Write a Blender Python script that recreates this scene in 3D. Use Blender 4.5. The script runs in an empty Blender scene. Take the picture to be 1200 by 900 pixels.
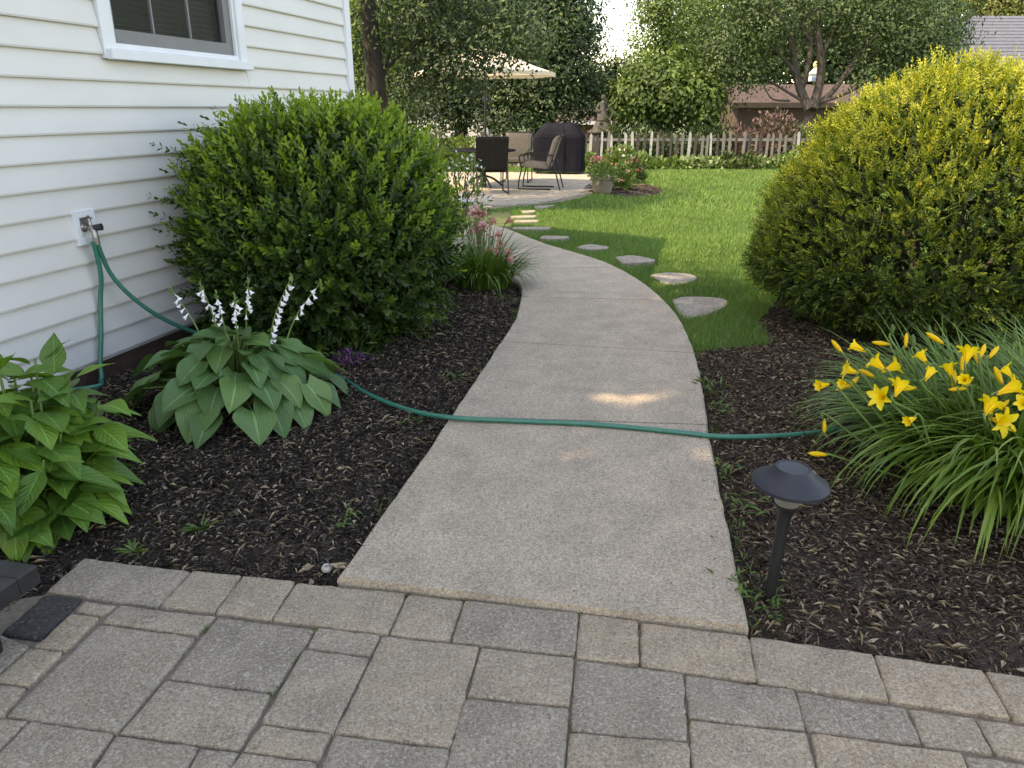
import bpy, math, random
import numpy as np
from mathutils import Vector, Matrix, noise as mnoise

random.seed(7)
rng = np.random.default_rng(11)
S = bpy.context.scene
COL = S.collection
R = math.radians
PI = math.pi

# ------------------------------------------------------------------ camera, world, sun, exposure
CAM_H = 1.5
PITCH = math.atan(322 / 900)
cam = bpy.data.cameras.new("camera")
cam.sensor_width = 36.0
cam.lens = 27.0
cam.clip_start = 0.05
cam.clip_end = 2000
cam_ob = bpy.data.objects.new("camera", cam)
COL.objects.link(cam_ob)
cam_ob.location = (0, 0, CAM_H)
cam_ob.rotation_euler = (PI / 2 - PITCH, 0, 0)
S.camera = cam_ob

SUN_EL = R(55)
SUN_AZ = math.atan2(-0.9, -0.43)            # compass bearing of the sun, from +Y towards +X
world = bpy.data.worlds.new("World")
S.world = world
world.use_nodes = True
wn = world.node_tree
wn.nodes.clear()
wo = wn.nodes.new("ShaderNodeOutputWorld")
wb = wn.nodes.new("ShaderNodeBackground")
sky = wn.nodes.new("ShaderNodeTexSky")
sky.sky_type = 'NISHITA'
sky.sun_disc = False
sky.sun_elevation = SUN_EL
sky.sun_rotation = SUN_AZ % (2 * PI)
sky.air_density = 1.0
sky.dust_density = 0.8
sky.ozone_density = 1.0
wb.inputs[1].default_value = 0.15
wn.links.new(sky.outputs[0], wb.inputs[0])
wn.links.new(wb.outputs[0], wo.inputs[0])

sun = bpy.data.lights.new("sun", 'SUN')
sun.energy = 2.0
sun.angle = R(0.5)
sun.color = (1.0, 0.93, 0.82)
sun_ob = bpy.data.objects.new("sun", sun)
COL.objects.link(sun_ob)
to_sun = Vector((math.sin(SUN_AZ) * math.cos(SUN_EL), math.cos(SUN_AZ) * math.cos(SUN_EL), math.sin(SUN_EL)))
sun_ob.rotation_euler = to_sun.to_track_quat('Z', 'Y').to_euler()
sun_ob.location = to_sun * 50

vs = S.view_settings
vs.view_transform = 'Standard'
vs.look = 'None'
vs.gamma = 1.0
vs.exposure = 2.12
try:
    vs.use_white_balance = True
    vs.white_balance_temperature = 9500
    vs.white_balance_tint = 15
except Exception:
    pass
S.render.engine = 'CYCLES'
S.cycles.max_bounces = 8
S.cycles.diffuse_bounces = 4
S.cycles.transparent_max_bounces = 6
S.cycles.use_denoising = True

# ------------------------------------------------------------------ measuring the place
CP, SP = math.cos(PITCH), math.sin(PITCH)
def ray(px, py):
    u, v = (px - 600) / 900, (450 - py) / 900
    return Vector((u, CP + v * SP, -SP + v * CP))
def G(px, py, z=0.0):                       # the point of the ground (height z) seen there
    d = ray(px, py)
    t = (z - CAM_H) / d.z
    return Vector((d.x * t, d.y * t, z))
def P(px, py, Y):                           # the point at distance Y ahead seen there
    d = ray(px, py)
    t = Y / d.y
    return Vector((d.x * t, Y, CAM_H + d.z * t))
WD = Vector((0.257, 0.9664, 0))             # along the house wall, away from the camera
WN = Vector((0.9664, -0.257, 0))            # out of the wall
W0 = Vector((-2.385, 4.42, 0))
def wall(s, z, out=0.0):
    return W0 + WD * s + WN * out + Vector((0, 0, z))
def Wsz(px, py):                            # wall coordinates (along, height) seen there
    d = ray(px, py)
    t = (WN.dot(W0) - 0) / (WN.dot(d))
    p = d * t
    return WD.dot(p - W0), CAM_H + p.z
def GL(pts, z=0.0):
    return [G(a, b, z) for a, b in pts]

# ------------------------------------------------------------------ materials
MATS = {}
def nmat(name):
    m = bpy.data.materials.new(name)
    m.use_nodes = True
    nt = m.node_tree
    b = nt.nodes["Principled BSDF"]
    return m, nt, b
def ramp(nt, fac, stops):
    r = nt.nodes.new("ShaderNodeValToRGB")
    e = r.color_ramp.elements
    while len(e) < len(stops):
        e.new(0.5)
    for k, (p, c) in enumerate(stops):
        e[k].position = p
        e[k].color = (c[0], c[1], c[2], 1)
    nt.links.new(fac, r.inputs[0])
    return r.outputs[0]
def noise(nt, scale, detail=4, rough=0.6, coord='Object', stretch=None):
    tc = nt.nodes.new("ShaderNodeTexCoord")
    n = nt.nodes.new("ShaderNodeTexNoise")
    n.inputs['Scale'].default_value = scale
    n.inputs['Detail'].default_value = detail
    n.inputs['Roughness'].default_value = rough
    src = tc.outputs[coord]
    if stretch:
        mp = nt.nodes.new("ShaderNodeMapping")
        mp.inputs['Scale'].default_value = stretch
        nt.links.new(src, mp.inputs[0])
        src = mp.outputs[0]
    nt.links.new(src, n.inputs['Vector'])
    return n.outputs[0]
def mix(nt, a, b, fac, mode='MIX'):
    m = nt.nodes.new("ShaderNodeMix")
    m.data_type = 'RGBA'
    m.blend_type = mode
    for val, sock in ((fac, m.inputs[0]), (a, m.inputs[6]), (b, m.inputs[7])):
        if isinstance(val, (int, float)):
            sock.default_value = val
        elif isinstance(val, tuple):
            sock.default_value = (*val, 1) if len(val) == 3 else val
        else:
            nt.links.new(val, sock)
    return m.outputs[2]
def bump(nt, b, h, strength, dist=0.01):
    n = nt.nodes.new("ShaderNodeBump")
    n.inputs['Strength'].default_value = strength
    n.inputs['Distance'].default_value = dist
    nt.links.new(h, n.inputs['Height'])
    nt.links.new(n.outputs[0], b.inputs['Normal'])
def simple(name, c, rough=0.6, var=0.15, scale=8, bmp=0.0, bscale=60, metal=0.0, spec=0.5, stretch=None):
    m, nt, b = nmat(name)
    f = noise(nt, scale, 5, 0.6, stretch=stretch)
    lo = tuple(x * (1 - var) for x in c)
    hi = tuple(min(1, x * (1 + var)) for x in c)
    nt.links.new(ramp(nt, f, [(0.3, lo), (0.7, hi)]), b.inputs['Base Color'])
    b.inputs['Roughness'].default_value = rough
    b.inputs['Metallic'].default_value = metal
    b.inputs['Specular IOR Level'].default_value = spec
    if bmp:
        bump(nt, b, noise(nt, bscale, 4, 0.6, stretch=stretch), bmp)
    MATS[name] = m
    return m
def stone(name, c, speck=0.45, scale=270, blotch=0.12, bmp=0.9, pale=(0.50, 0.47, 0.43), dist=0.006):
    """grainy concrete: soft blotches, fine sand grains, a few pale and dark chips"""
    m, nt, b = nmat(name)
    big = noise(nt, 5, 4, 0.6)
    lo = tuple(x * (1 - blotch) for x in c)
    hi = tuple(x * (1 + blotch) for x in c)
    base = ramp(nt, big, [(0.3, lo), (0.7, hi)])
    fine = noise(nt, scale, 3, 0.7)
    g = ramp(nt, fine, [(0.30, (1 - speck,) * 3), (0.5, (1, 1, 1)), (0.70, (1 + speck,) * 3)])
    base = mix(nt, base, g, 1.0, 'MULTIPLY')
    mid = noise(nt, scale * .4, 5, 0.75)
    g = ramp(nt, mid, [(0.33, (1 - speck * .8,) * 3), (0.5, (1, 1, 1)), (0.67, (1 + speck * .8,) * 3)])
    base = mix(nt, base, g, 1.0, 'MULTIPLY')
    wear = noise(nt, 4 if name == 'concrete' else 9, 5, 0.65)
    g = ramp(nt, wear, [(0.33, (.86, .86, .86)), (0.6, (1.05, 1.04, 1.03))])
    base = mix(nt, base, g, 1.0, 'MULTIPLY')
    tc = nt.nodes.new("ShaderNodeTexCoord")
    v = nt.nodes.new("ShaderNodeTexVoronoi")
    v.inputs['Scale'].default_value = scale * 0.55
    nt.links.new(tc.outputs['Object'], v.inputs['Vector'])
    sep = nt.nodes.new("ShaderNodeSeparateColor")
    nt.links.new(v.outputs['Color'], sep.inputs[0])
    pick = ramp(nt, sep.outputs[0], [(0.84, (0, 0, 0)), (0.98, (0.5, 0.5, 0.5))])
    base = mix(nt, base, pale, pick)
    pick2 = ramp(nt, sep.outputs[1], [(0.88, (0, 0, 0)), (0.98, (0.4, 0.4, 0.4))])
    base = mix(nt, base, tuple(x * 0.35 for x in c), pick2)
    nt.links.new(base, b.inputs['Base Color'])
    b.inputs['Roughness'].default_value = 0.93
    b.inputs['Specular IOR Level'].default_value = 0.25
    bump(nt, b, mix(nt, mid, fine, 0.35), bmp, dist)
    MATS[name] = m
    return m
def leafmat(name, stops, rough=0.5, trans=0.3, veins=None, spec=0.4, tcol=1.25, coat=0.0):
    """leaf: own colour from the point attribute 'tone', light passing through"""
    m, nt, b = nmat(name)
    at = nt.nodes.new("ShaderNodeAttribute")
    at.attribute_name = 'tone'
    fac = at.outputs['Fac']
    if veins:
        oi = nt.nodes.new("ShaderNodeObjectInfo")
        n = noise(nt, 9, 3)
        a = nt.nodes.new("ShaderNodeMath"); a.operation = 'MULTIPLY_ADD'
        nt.links.new(oi.outputs['Random'], a.inputs[0]); a.inputs[1].default_value = 0.7
        m2 = nt.nodes.new("ShaderNodeMath"); m2.operation = 'MULTIPLY'
        nt.links.new(n, m2.inputs[0]); m2.inputs[1].default_value = 0.4
        nt.links.new(m2.outputs[0], a.inputs[2])
        fac = a.outputs[0]
    c = ramp(nt, fac, stops)
    if veins:
        uv = nt.nodes.new("ShaderNodeUVMap")
        sx = nt.nodes.new("ShaderNodeSeparateXYZ")
        nt.links.new(uv.outputs[0], sx.inputs[0])
        def math2(op, a, bb):
            q = nt.nodes.new("ShaderNodeMath"); q.operation = op
            for k, x in enumerate((a, bb)):
                if isinstance(x, (int, float)): q.inputs[k].default_value = x
                elif x is not None: nt.links.new(x, q.inputs[k])
            return q.outputs[0]
        ax = math2('ABSOLUTE', sx.outputs[0], None)
        if veins == 'parallel':
            ph = math2('MULTIPLY', ax, 7.5)
        else:
            ph = math2('SUBTRACT', math2('MULTIPLY', sx.outputs[1], 8.0), math2('MULTIPLY', ax, 2.6))
        fr = math2('ABSOLUTE', math2('SUBTRACT', math2('FRACT', ph, None), 0.5), None)
        line = ramp(nt, fr, [(0.0, (1, 1, 1)), (0.13, (0, 0, 0))])
        mid = ramp(nt, ax, [(0.02, (1, 1, 1)), (0.08, (0, 0, 0))])
        pale = ramp(nt, fac, [(p, tuple(min(1, x * 1.7 + 0.02) for x in cc)) for p, cc in stops])
        c = mix(nt, c, pale, mix(nt, line, (0, 0, 0), 0.70))
        c = mix(nt, c, pale, mid)
        bump(nt, b, fr, 0.5, 0.006)
    nt.links.new(c, b.inputs['Base Color'])
    b.inputs['Roughness'].default_value = rough
    b.inputs['Specular IOR Level'].default_value = spec
    if trans > 0:
        tr = nt.nodes.new("ShaderNodeBsdfTranslucent")
        tc = mix(nt, c, (tcol * 1.05, tcol * 1.1, tcol * 0.5), 1.0, 'MULTIPLY')
        nt.links.new(tc, tr.inputs[0])
        ms = nt.nodes.new("ShaderNodeMixShader")
        ms.inputs[0].default_value = trans
        out = nt.nodes["Material Output"]
        nt.links.new(b.outputs[0], ms.inputs[1])
        nt.links.new(tr.outputs[0], ms.inputs[2])
        nt.links.new(ms.outputs[0], out.inputs[0])
    MATS[name] = m
    return m

# ------------------------------------------------------------------ mesh helpers
class MB:
    def __init__(self):
        self.v, self.f = [], []
    def add(self, v, f):
        o = len(self.v)
        self.v += [tuple(p) for p in v]
        self.f += [tuple(i + o for i in q) for q in f]
        return self
    def box(self, c, s, rot=0.0, tilt=None):
        x, y, z = (a / 2 for a in s)
        vs_ = [Vector((i * x, j * y, k * z)) for i in (-1, 1) for j in (-1, 1) for k in (-1, 1)]
        M = Matrix.Rotation(rot, 3, 'Z')
        if tilt: M = M @ Matrix.Rotation(tilt, 3, 'X')
        vs_ = [M @ p + Vector(c) for p in vs_]
        return self.add(vs_, [(0, 1, 3, 2), (4, 6, 7, 5), (0, 4, 5, 1), (2, 3, 7, 6), (0, 2, 6, 4), (1, 5, 7, 3)])
    def tube(self, pts, rad, n=8, cap=True):
        pts = [Vector(p) for p in pts]
        if not hasattr(rad, '__len__'): rad = [rad] * len(pts)
        o = len(self.v)
        ref = None
        for i, p in enumerate(pts):
            t = (pts[min(i + 1, len(pts) - 1)] - pts[max(i - 1, 0)])
            t = t.normalized() if t.length > 1e-9 else Vector((0, 0, 1))
            if ref is None:
                ref = t.orthogonal().normalized()
            ref = (ref - t * ref.dot(t))
            ref = ref.normalized() if ref.length > 1e-6 else t.orthogonal().normalized()
            bi = t.cross(ref)
            for k in range(n):
                a = 2 * PI * k / n
                self.v.append(tuple(p + (ref * math.cos(a) + bi * math.sin(a)) * rad[i]))
        for i in range(len(pts) - 1):
            for k in range(n):
                a, b = o + i * n + k, o + i * n + (k + 1) % n
                self.f.append((a, b, b + n, a + n))
        if cap:
            self.f.append(tuple(o + k for k in range(n))[::-1])
            self.f.append(tuple(o + (len(pts) - 1) * n + k for k in range(n)))
        return self
    def lathe(self, prof, n=24, c=(0, 0, 0), sx=1, sy=1, wob=None):
        o = len(self.v)
        for r, z in prof:
            for k in range(n):
                a = 2 * PI * k / n
                rr = r * (wob(a, z) if wob else 1)
                self.v.append((c[0] + rr * math.cos(a) * sx, c[1] + rr * math.sin(a) * sy, c[2] + z))
        for i in range(len(prof) - 1):
            for k in range(n):
                a, b = o + i * n + k, o + i * n + (k + 1) % n
                self.f.append((a, b, b + n, a + n))
        self.f.append(tuple(o + k for k in range(n))[::-1])
        self.f.append(tuple(o + (len(prof) - 1) * n + k for k in range(n)))
        return self
    def prism(self, poly, z0, z1):
        n = len(poly)
        v = [(p[0], p[1], z0) for p in poly] + [(p[0], p[1], z1) for p in poly]
        f = [tuple(range(n))[::-1], tuple(range(n, 2 * n))] + [(i, (i + 1) % n, n + (i + 1) % n, n + i) for i in range(n)]
        return self.add(v, f)
    def build(self, name, m, parent=None, loc=(0, 0, 0), rot=(0, 0, 0), smooth=False, bev=0.0):
        me = bpy.data.meshes.new(name)
        me.from_pydata(self.v, [], self.f)
        me.update()
        return link(name, me, m, parent, loc, rot, smooth, bev)
def link(name, me, m=None, parent=None, loc=(0, 0, 0), rot=(0, 0, 0), smooth=False, bev=0.0):
    if m is not None and not me.materials:
        me.materials.append(MATS[m] if isinstance(m, str) else m)
    if smooth:
        me.polygons.foreach_set('use_smooth', [True] * len(me.polygons))
        if len(me.polygons) < 6000:
            me.set_sharp_from_angle(angle=R(38))
    o = bpy.data.objects.new(name, me)
    COL.objects.link(o)
    o.location = loc
    o.rotation_euler = rot
    if parent: o.parent = parent
    if bev:
        b = o.modifiers.new('bevel', 'BEVEL')
        b.width = bev; b.segments = 2; b.limit_method = 'ANGLE'; b.angle_limit = R(40)
    return o
def tag(o, label=None, cat=None, group=None, kind=None):
    if label: o['label'] = label
    if cat: o['category'] = cat
    if group: o['group'] = group
    if kind: o['kind'] = kind
    return o
def thing(name, label, cat, loc=(0, 0, 0), rz=0.0, group=None):
    o = bpy.data.objects.new(name, None)
    COL.objects.link(o)
    o.location = loc
    o.rotation_euler = (0, 0, rz)
    o.empty_display_size = 0.1
    return tag(o, label, cat, group)
def struct(name, loc=(0, 0, 0)):
    o = bpy.data.objects.new(name, None)
    COL.objects.link(o)
    o.location = loc
    o['kind'] = 'structure'
    return o
def np_mesh(name, V, F, tone=None):
    """V (n,3), F (m,k) all faces of k corners; tone per vertex"""
    me = bpy.data.meshes.new(name)
    V = np.ascontiguousarray(V, dtype=np.float32)
    F = np.ascontiguousarray(F, dtype=np.int32)
    m, k = F.shape
    me.vertices.add(len(V)); me.vertices.foreach_set('co', V.ravel())
    me.loops.add(m * k); me.loops.foreach_set('vertex_index', F.ravel())
    me.polygons.add(m)
    me.polygons.foreach_set('loop_start', np.arange(0, m * k, k, dtype=np.int32))
    try: me.polygons.foreach_set('loop_total', np.full(m, k, dtype=np.int32))
    except Exception: pass
    if tone is not None:
        a = me.attributes.new('tone', 'FLOAT', 'POINT')
        a.data.foreach_set('value', np.ascontiguousarray(tone, dtype=np.float32))
    me.update(calc_edges=True)
    me.validate()
    return me
def unit(a):
    return a / np.maximum(np.linalg.norm(a, axis=-1, keepdims=True), 1e-9)
def leaves(name, pos, axis, nrm, L, Wd, tone, m, parent=None, loc=(0, 0, 0), widest=0.5, fold=0.18, curl=0.1, stuff=False):
    """a cloud of folded pointed leaves, each of two quads sharing a midrib"""
    n = len(pos)
    axis = unit(axis)
    side = unit(np.cross(axis, nrm))
    nr = np.cross(side, axis)
    L = np.broadcast_to(np.asarray(L, float), (n,))[:, None]
    Wd = np.broadcast_to(np.asarray(Wd, float), (n,))[:, None]
    b = pos
    c = pos + axis * L * widest
    t = pos + axis * L - nr * L * curl
    l = c + side * Wd * 0.5 + nr * Wd * fold
    r = c - side * Wd * 0.5 + nr * Wd * fold
    V = np.stack([b, l, t, r], 1).reshape(-1, 3)
    i = np.arange(n)[:, None] * 4
    F = np.concatenate([i + np.array([[0, 2, 1]]), i + np.array([[0, 3, 2]])], 1).reshape(-1, 3)
    T = np.repeat(np.clip(tone, 0, 1), 4)
    o = link(name, np_mesh(name, V, F, T), m, parent, loc)
    if stuff: o['kind'] = 'stuff'
    return o
def blunt_leaves(name, pos, axis, nrm, L, Wd, tone, m, parent=None, fold=0.16, curl=0.12, stuff=True):
    """small spoon-shaped leaves, folded along the midrib"""
    n = len(pos)
    axis = unit(axis); side = unit(np.cross(axis, nrm)); nr = np.cross(side, axis)
    L = np.broadcast_to(np.asarray(L, float), (n,))[:, None]; Wd = np.broadcast_to(np.asarray(Wd, float), (n,))[:, None]
    def at(t, w): return pos + axis * L * t - nr * L * curl * t * t + side * Wd * w * .5 + nr * Wd * abs(w) * fold
    V = np.stack([at(0, 0), at(.34, .62), at(.74, 1.0), at(1, 0), at(.74, -1.0), at(.34, -.62), at(.60, 0)], 1).reshape(-1, 3)
    i = np.arange(n)[:, None] * 7
    F = np.concatenate([i + np.array([q]) for q in ([0, 6, 1], [1, 6, 2], [2, 6, 3], [3, 6, 4], [4, 6, 5], [5, 6, 0])], 1).reshape(-1, 3)
    o = link(name, np_mesh(name, V, F, np.repeat(np.clip(tone, 0, 1), 7)), m, parent)
    if stuff: o['kind'] = 'stuff'
    return o
def in_poly(x, y, poly):
    inside = np.zeros(len(x), bool)
    n = len(poly)
    for i in range(n):
        x1, y1 = poly[i][0], poly[i][1]
        x2, y2 = poly[(i + 1) % n][0], poly[(i + 1) % n][1]
        if y1 == y2: continue
        c = ((y1 > y) != (y2 > y)) & (x < (x2 - x1) * (y - y1) / (y2 - y1) + x1)
        inside ^= c
    return inside
def rand_dirs(n):
    return unit(rng.normal(size=(n, 3)))
def smoothline(pts, k=6):
    """Catmull-Rom through the points"""
    pts = [Vector(p) for p in pts]
    out = []
    for i in range(len(pts) - 1):
        p0, p1, p2, p3 = pts[max(i - 1, 0)], pts[i], pts[i + 1], pts[min(i + 2, len(pts) - 1)]
        for j in range(k):
            t = j / k
            out.append(0.5 * ((2 * p1) + (p2 - p0) * t + (2 * p0 - 5 * p1 + 4 * p2 - p3) * t * t + (3 * p1 - p0 - 3 * p2 + p3) * t ** 3))
    out.append(pts[-1])
    return out

# ------------------------------------------------------------------ the materials used
stone('paver_grey', (0.323, 0.268, 0.205))
stone('paver_blue', (0.292, 0.245, 0.192))
stone('paver_tan', (0.361, 0.288, 0.207))
stone('paver_warm', (0.344, 0.280, 0.207))
stone('paver_black', (0.060, 0.056, 0.053), pale=(0.20, 0.19, 0.18))
stone('concrete', (0.409, 0.336, 0.256), speck=0.50, scale=260, blotch=0.08, bmp=0.8)
stone('flagstone', (0.29, 0.25, 0.20), speck=0.15, scale=90)
stone('patio_stone', (0.36, 0.31, 0.245), speck=0.15, scale=60)
simple('sand', (0.19, 0.155, 0.12), 0.95, 0.3, 40)
simple('moss', (0.07, 0.11, 0.03), 0.95, 0.4, 60)
simple('vinyl', (0.635, 0.625, 0.61), 0.5, 0.045, 1.6, 0.06, 40, stretch=(1, 1, 2.5))
simple('white_trim', (0.66, 0.69, 0.74), 0.42, 0.04, 5)
simple('foundation', (0.060, 0.036, 0.027), 0.9, 0.3, 12, 0.4, 30)
simple('grey_sash', (0.16, 0.16, 0.17), 0.5, 0.08, 6)
simple('blind', (0.20, 0.19, 0.18), 0.7, 0.1, 6)
simple('dark_room', (0.012, 0.012, 0.014), 0.9)
simple('roof_grey', (0.10, 0.10, 0.105), 0.95, 0.25, 30, 0.3)
simple('brass', (0.33, 0.31, 0.28), 0.4, 0.2, 30, metal=0.8)
simple('hose_green', (0.018, 0.155, 0.110), 0.36, 0.12, 30)
simple('black_plastic', (0.012, 0.012, 0.013), 0.45, 0.2, 30)
simple('cap_grey', (0.026, 0.028, 0.037), 0.5, 0.14, 9, spec=0.35)
simple('solar_cell', (0.035, 0.038, 0.045), 0.45, 0.1, 20, spec=0.3)
simple('black_iron', (0.020, 0.020, 0.023), 0.42, 0.35, 20, 0.15, 60)
simple('frame_brown', (0.012, 0.010, 0.009), 0.5, 0.2, 20)
simple('sling_dark', (0.010, 0.008, 0.006), 0.8, 0.2, 30, stretch=(1, 1, 0.1))
simple('cushion', (0.22, 0.175, 0.13), 0.9, 0.12, 14, 0.2, 80)
simple('canopy_cream', (0.78, 0.70, 0.55), 0.85, 0.05, 8)
simple('grill_cover', (0.0075, 0.0082, 0.0125), 0.7, 0.3, 5, 0.3, 9, spec=0.08)
simple('terracotta', (0.20, 0.16, 0.12), 0.9, 0.2, 12)
simple('bark', (0.034, 0.027, 0.021), 0.95, 0.45, 14, 0.9, 22, stretch=(1, 1, 0.25))
simple('bark_pale', (0.062, 0.050, 0.040), 0.95, 0.4, 14, 0.8, 22, stretch=(1, 1, 0.25))
simple('stem_brown', (0.06, 0.045, 0.025), 0.9, 0.3, 20)
simple('stem_green', (0.12, 0.20, 0.05), 0.6, 0.25, 20)
simple('picket_white', (0.37, 0.365, 0.35), 0.85, 0.25, 9, 0.3, 30, stretch=(1, 1, 0.2))
simple('picket_grey', (0.16, 0.155, 0.14), 0.9, 0.3, 9, 0.3, 30, stretch=(1, 1, 0.2))
simple('picket_dark', (0.055, 0.046, 0.040), 0.9, 0.3, 9, 0.3, 30, stretch=(1, 1, 0.2))
simple('statue_stone', (0.062, 0.060, 0.052), 0.9, 0.3, 12, 0.4, 25)
simple('barrel_dark', (0.022, 0.019, 0.017), 0.8, 0.3, 10)
simple('shed_wall', (0.105, 0.073, 0.062), 0.9, 0.2, 4, 0.2, 12, stretch=(1, 1, 6))
simple('shed_roof', (0.070, 0.051, 0.047), 0.95, 0.3, 7, 0.3, 16)
simple('slate_roof', (0.088, 0.098, 0.120), 0.85, 0.25, 9, 0.2, 14, stretch=(0.5, 1, 1))
simple('house_white', (0.72, 0.72, 0.72), 0.6, 0.04, 3)
simple('house_red', (0.22, 0.10, 0.075), 0.9, 0.2, 6)
simple('blue_paint', (0.16, 0.24, 0.42), 0.5, 0.1, 20)
simple('yellow_paint', (0.62, 0.52, 0.24), 0.5, 0.1, 20)
simple('pebble_white', (0.36, 0.345, 0.32), 0.6, 0.1, 40)
simple('soil', (0.066, 0.052, 0.043), 1.0, 0.5, 60, 1.0, 90, spec=0.05)
simple('turf_soil', (0.060, 0.085, 0.022), 0.95, 0.35, 3, 0.5, 60)
simple('petal_white', (0.78, 0.76, 0.80), 0.6, 0.06, 40)

m, nt, b = nmat('window_glass')
b.inputs['Base Color'].default_value = (0.6, 0.65, 0.65, 1)
b.inputs['Roughness'].default_value = 0.03
b.inputs['Transmission Weight'].default_value = 1.0
b.inputs['IOR'].default_value = 1.04
b.inputs['Specular IOR Level'].default_value = 0.1
MATS['window_glass'] = m
m, nt, b = nmat('lamp_lens')
b.inputs['Base Color'].default_value = (0.30, 0.29, 0.26, 1)
b.inputs['Roughness'].default_value = 0.3
b.inputs['Transmission Weight'].default_value = 0.45
MATS['lamp_lens'] = m

leafmat('leaf_box', [(0.0, (0.016, 0.040, 0.008)), (0.4, (0.040, 0.088, 0.014)), (0.75, (0.125, 0.220, 0.024)), (1.0, (0.24, 0.35, 0.035))], 0.45, 0.28)
leafmat('leaf_gold', [(0.0, (0.016, 0.034, 0.006)), (0.35, (0.055, 0.102, 0.014)), (0.7, (0.175, 0.235, 0.026)), (1.0, (0.40, 0.40, 0.045))], 0.6, 0.25)
leafmat('leaf_dark', [(0.0, (0.014, 0.030, 0.011)), (0.6, (0.046, 0.086, 0.027)), (1.0, (0.098, 0.158, 0.046))], 0.55, 0.25)
leafmat('leaf_mid', [(0.0, (0.020, 0.040, 0.014)), (0.6, (0.056, 0.100, 0.030)), (1.0, (0.12, 0.175, 0.055))], 0.55, 0.32)
leafmat('leaf_light', [(0.0, (0.035, 0.065, 0.016)), (0.6, (0.10, 0.17, 0.035)), (1.0, (0.19, 0.26, 0.05))], 0.55, 0.38)
leafmat('leaf_olive', [(0.0, (0.06, 0.07, 0.02)), (0.6, (0.17, 0.19, 0.05)), (1.0, (0.30, 0.29, 0.09))], 0.6, 0.3)
leafmat('leaf_spruce', [(0.0, (0.012, 0.027, 0.010)), (0.6, (0.036, 0.072, 0.022)), (1.0, (0.12, 0.19, 0.04))], 0.55, 0.22)
leafmat('leaf_hosta', [(0.0, (0.046, 0.115, 0.036)), (0.5, (0.074, 0.162, 0.048)), (1.0, (0.120, 0.220, 0.058))], 0.38, 0.18, 'parallel', 0.5)
leafmat('leaf_hydrangea', [(0.0, (0.050, 0.128, 0.022)), (0.5, (0.086, 0.195, 0.030)), (1.0, (0.16, 0.30, 0.034))], 0.45, 0.25, 'pinnate', 0.45)
leafmat('leaf_strap', [(0.0, (0.035, 0.080, 0.012)), (0.5, (0.105, 0.200, 0.026)), (1.0, (0.21, 0.30, 0.05))], 0.42, 0.25)
leafmat('leaf_small', [(0.0, (0.045, 0.09, 0.02)), (0.6, (0.11, 0.19, 0.045)), (1.0, (0.20, 0.29, 0.08))], 0.5, 0.25)
leafmat('leaf_variegated', [(0.0, (0.05, 0.10, 0.03)), (0.6, (0.16, 0.24, 0.08)), (1.0, (0.50, 0.52, 0.36))], 0.5, 0.25)
leafmat('leaf_russet', [(0.0, (0.045, 0.045, 0.025)), (0.4, (0.10, 0.065, 0.055)), (0.75, (0.20, 0.125, 0.115)), (1.0, (0.32, 0.25, 0.21))], 0.6, 0.25)
leafmat('grass_blade', [(0.0, (0.055, 0.120, 0.022)), (0.5, (0.125, 0.235, 0.052)), (0.9, (0.195, 0.300, 0.080)), (1.0, (0.30, 0.29, 0.10))], 0.55, 0.3)
leafmat('mulch_chip', [(0.0, (0.020, 0.016, 0.014)), (0.5, (0.078, 0.063, 0.053)), (0.8, (0.160, 0.132, 0.110)), (1.0, (0.26, 0.22, 0.18))], 1.0, 0.0, spec=0.1)
leafmat('mulch_brown', [(0.0, (0.032, 0.022, 0.017)), (0.5, (0.130, 0.096, 0.074)), (0.8, (0.225, 0.170, 0.128)), (1.0, (0.31, 0.24, 0.18))], 1.0, 0.0, spec=0.1)
leafmat('dry_bits', [(0.0, (0.13, 0.085, 0.055)), (0.45, (0.33, 0.25, 0.165)), (0.90, (0.43, 0.34, 0.245)), (0.97, (0.46, 0.40, 0.22)), (1.0, (0.30, 0.36, 0.11))], 0.9, 0.1)
leafmat('petal_yellow', [(0.0, (0.78, 0.42, 0.010)), (0.4, (0.93, 0.65, 0.020)), (1.0, (0.96, 0.73, 0.045))], 0.5, 0.3, tcol=1.0)
leafmat('petal_pink', [(0.0, (0.34, 0.06, 0.09)), (0.5, (0.52, 0.20, 0.22)), (1.0, (0.72, 0.50, 0.46))], 0.6, 0.25, tcol=1.0)
leafmat('petal_purple', [(0.0, (0.10, 0.035, 0.13)), (1.0, (0.27, 0.12, 0.30))], 0.6, 0.2)

# ------------------------------------------------------------------ outlines of the place (metres, from the photograph's ground)
PATH_L = smoothline(GL([(395, 683), (440, 620), (490, 548), (540, 474), (589, 400), (605, 374), (611, 348), (608, 334), (598, 324), (580, 313), (555, 303), (520, 294)]), 8)
PATH_R = smoothline(GL([(876, 742), (858, 650), (840, 562), (830, 510), (822, 452), (811, 408), (794, 373), (768, 345), (735, 322), (700, 306), (644, 289), (617, 279), (588, 268), (550, 262)]), 8)
def resample(line, n):
    d = [0.0]
    for a, b in zip(line[:-1], line[1:]): d.append(d[-1] + (b - a).length)
    out, j = [], 0
    for k in range(n):
        t = d[-1] * k / (n - 1)
        while j < len(d) - 2 and d[j + 1] < t: j += 1
        w = (t - d[j]) / max(d[j + 1] - d[j], 1e-9)
        out.append(line[j].lerp(line[j + 1], w))
    return out
path_poly = PATH_L + PATH_R[::-1]
BORDER = GL([(40, 640), (98, 652), (225, 667), (347, 681), (395, 686), (476, 693), (544, 702), (680, 718), (751, 728), (878, 744), (1024, 766), (1154, 785), (1290, 806), (1500, 838)])

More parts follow.
